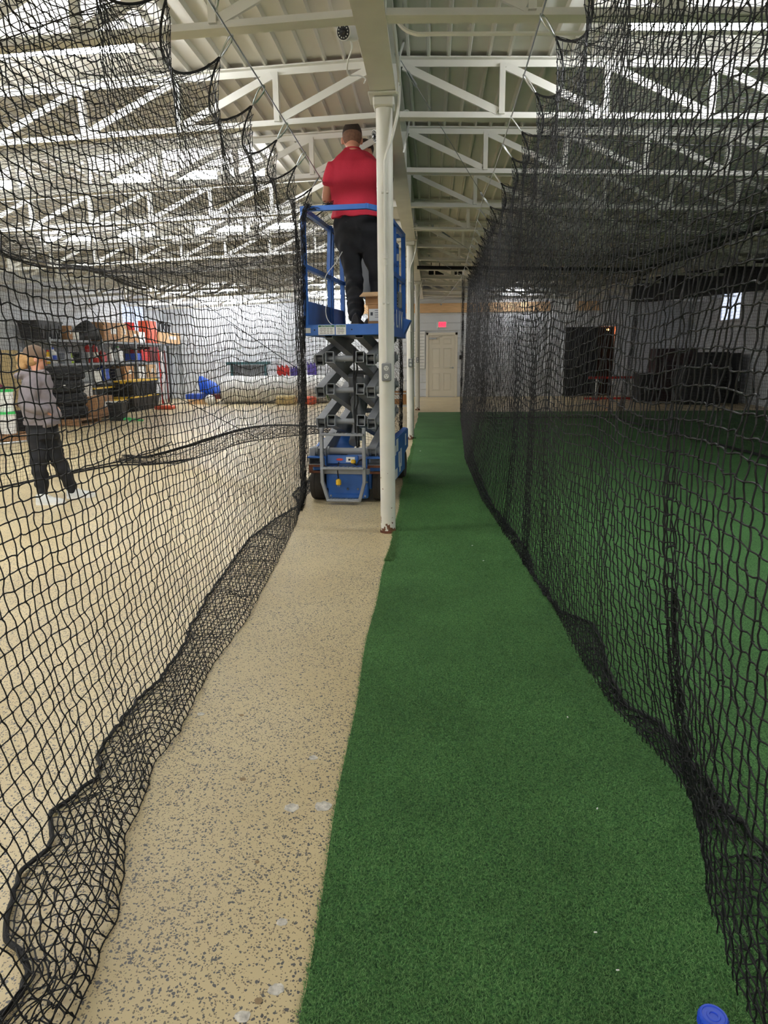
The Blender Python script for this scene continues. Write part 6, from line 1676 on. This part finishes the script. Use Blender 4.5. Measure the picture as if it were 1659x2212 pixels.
# long black bulkhead under the roof on the right
t = thing('black_bulkhead', 'long black fabric covered bulkhead hanging under the roof beyond the cage', 'bulkhead', (5, 18, 0)); KID = []
A0, A1 = onY(1362, 652, 18.5), onY(1372, 605, 18.5); C0, C1 = onY(1700, 616, 14.5), onY(1720, 520, 14.5)
dirn = (C0 - A0).normalized(); bk = Vector((-dirn.y, dirn.x, 0)); bk = bk if bk.y > 0 else -bk
E0 = A0 + dirn * 7.0; E0.z = A0.z; C1 = E0 + (A1 - A0) + Vector((0, 0, .05))
m = MB(); m.rings([[A0, A1, A1 + bk * .7 , A0 + bk * .55], [E0, C1, C1 + bk * .7, E0 + bk * .55]][::-1]); KID.append(m.build('cover', 'dark_fabric', t))
for k in range(6):
    q = A1.lerp(C1, (k + .5) / 6) + bk * .3; m = MB(); m.cyl(q - Vector((0, 0, .02)), (q.x, q.y, deck_z(q.x) + .05), .008, 6); KID.append(m.build('hanger', 'steel', t))
m = MB(); m.bar(A0 + Vector((0, -.006, .012)), E0 + Vector((0, -.006, .012)), .012, .03); KID.append(m.build('hem', 'black', t)); bake(t, KID)

# ---- cameras, conduits and cables on the steelwork
def cctv(p, look, lab, mount, scale=1.0):
    t = thing('security_camera', lab, 'camera', p); q = Vector(look).normalized().to_track_quat('Z', 'Y').to_matrix()
    m = MB(); m.lathe([(.030, -.10), (.040, -.09), (.042, .02), (.046, .025), (.046, .05), (.041, .05)], 22, R=q); b_ = m.build('housing', 'white_plastic', t, True)
    m = MB(); m.lathe([(.040, .0505), (.040, .0535)], 22, R=q); fc = m.build('face', 'black_plastic', t, True)
    m = MB(); m.lathe([(.014, .0535), (.016, .058), (.006, .061)], 14, R=q); m.build('lens', 'glass_dark', fc, True)
    for k in range(12):
        a = k * PI / 6; m = MB(); m.ball(q @ Vector((.030 * math.cos(a), .030 * math.sin(a), .054)), .0042, 6, 4); m.build('infrared_led', 'paper', fc)
    d = Vector(mount) - Vector(p); m = MB(); m.tube(smooth_path([(0, 0, .03), d * .5 + Vector((0, 0, .02)), d], 4), .010, 8); m.lathe([(.03, -.008), (.03, .008)], 14, at=d); m.build('bracket', 'white_plastic', t, True)
    return t
cp0 = onX(750, 70, -.50)
cctv(cp0, (-.35, -.9, -.28), 'white round security camera mounted beside the girder with a ring of leds', (RIDGE - .10, cp0.y + .10, cp0.z + .09))
c1 = onY(821, 291, 5.95); cctv(c1, (-.8, -.5, -.3), 'white security camera half hidden behind the column top', (c1.x + .06, c1.y + .02, c1.z + .15))
def wire(pts, r, lab, mat='white_plastic', name='white_cable'):
    m = MB(); m.tube(smooth_path(pts, 6), r, 6); return tag(m.build(name, mat, None, True), lab, 'cable')
y0 = cp0.y + .05
wire([onY(757, 82, y0), onY(760, 105, y0), onY(752, 130, y0 + .1), onY(750, 152, y0 + .3), onY(757, 163, y0 + .5), onY(775, 163, y0 + .8), onY(789, 170, y0 + 1.0), onY(786, 180, y0 + 1.0)], .005, 'thin white cable dangling from the security camera beside the girder')
gx = RIDGE + .11
wire([onX(848, -30, gx), onX(862, 8, gx), onX(880, 20, gx + .02), onX(884, 45, gx + .02), onX(872, 90, gx + .02), onX(864, 118, gx + .01), onX(862, 150, gx), onX(858, 200, gx)], .009, 'thick white cable looping down the side of the girder')
wire([onX(872, 240, gx), onX(882, 240, gx + .02), onX(884, 258, gx + .02), onX(878, 300, gx + .02), onX(872, 330, gx)], .008, 'white cable hooked round the truss end beyond the first column')
wire([(gx + .01, 5.30, 3.22), (gx + .01, 4.75, 3.26), (gx + .02, 4.45, 3.25), (gx + .12, 4.40, 3.165), (gx + .4, 4.40, 3.150), (2.0, 4.40, 3.09), (8.5, 4.40, 2.87)], .012, 'white painted conduit bending off the girder and following a truss', 'white_paint', 'conduit')
wire([(gx + .01, 11.4, 3.2), (gx + .02, 10.75, 3.24), (gx + .12, 10.70, 3.18), (2.0, 10.7, 3.10), (8.5, 10.7, 2.87)], .012, 'white painted conduit following a truss near the second column', 'white_paint', 'conduit')
pb = onZ(950, 577, 3.16).y; m = MB(); m.tube([(RIDGE + .05, pb, 3.16), (2.0, pb, 3.10), (4.2, pb, 3.04)], .035, 10); tag(m.build('black_pipe', 'black', None, True), 'black sprinkler pipe running under the trusses near the back wall', 'pipe')
for k, (u0, u1) in enumerate(((925, 938), (939, 960), (978, 988), (989, 999))):
    a = onZ(u0, 593, 3.3); c = onZ(u1, 593, 3.3); m = MB(); m.cbox(((a.x + c.x) / 2, a.y, 3.34), (c.x - a.x - .02, .10, .09), b=.01); m.cyl(((a.x + c.x) / 2, a.y, 3.36), ((a.x + c.x) / 2, a.y, deck_z(a.x) + .03), .008, 6); tag(m.build('black_vent', 'black'), 'short black vent box between the trusses near the back wall', 'vent', 'black vent boxes near the back wall')
# blue capped bottle on the turf at the net's foot
p = onZ(1541, 2197, .215); t = thing('drink_bottle', 'clear plastic bottle with a ribbed blue cap standing on the turf', 'bottle', (p.x, p.y, .014))
M('clear_plastic', rgb(225, 235, 240), .12, trans=.85)
m = MB(); m.lathe([(.028, 0), (.034, .008), (.034, .10), (.031, .11), (.034, .12), (.033, .15), (.022, .175), (.019, .182)], 20); m.build('body', 'clear_plastic', t, True)
cpm = MB(); cpm.lathe([(.0245, .178), (.0255, .182), (.0255, .200), (.0235, .205), (.0200, .2055), (.0195, .2040), (.012, .2040), (.0115, .2052), (.0075, .2052), (.007, .2035)], 28); cpo = cpm.build('cap', 'cap_blue', t, True)
for k in range(28):
    a = 2 * PI * k / 28; m = MB(); m.cbox((.0257 * math.cos(a), .0257 * math.sin(a), .191), (.0018, .0018, .018), Matrix.Rotation(a, 3, 'Z')); m.build('rib', 'cap_blue', cpo)
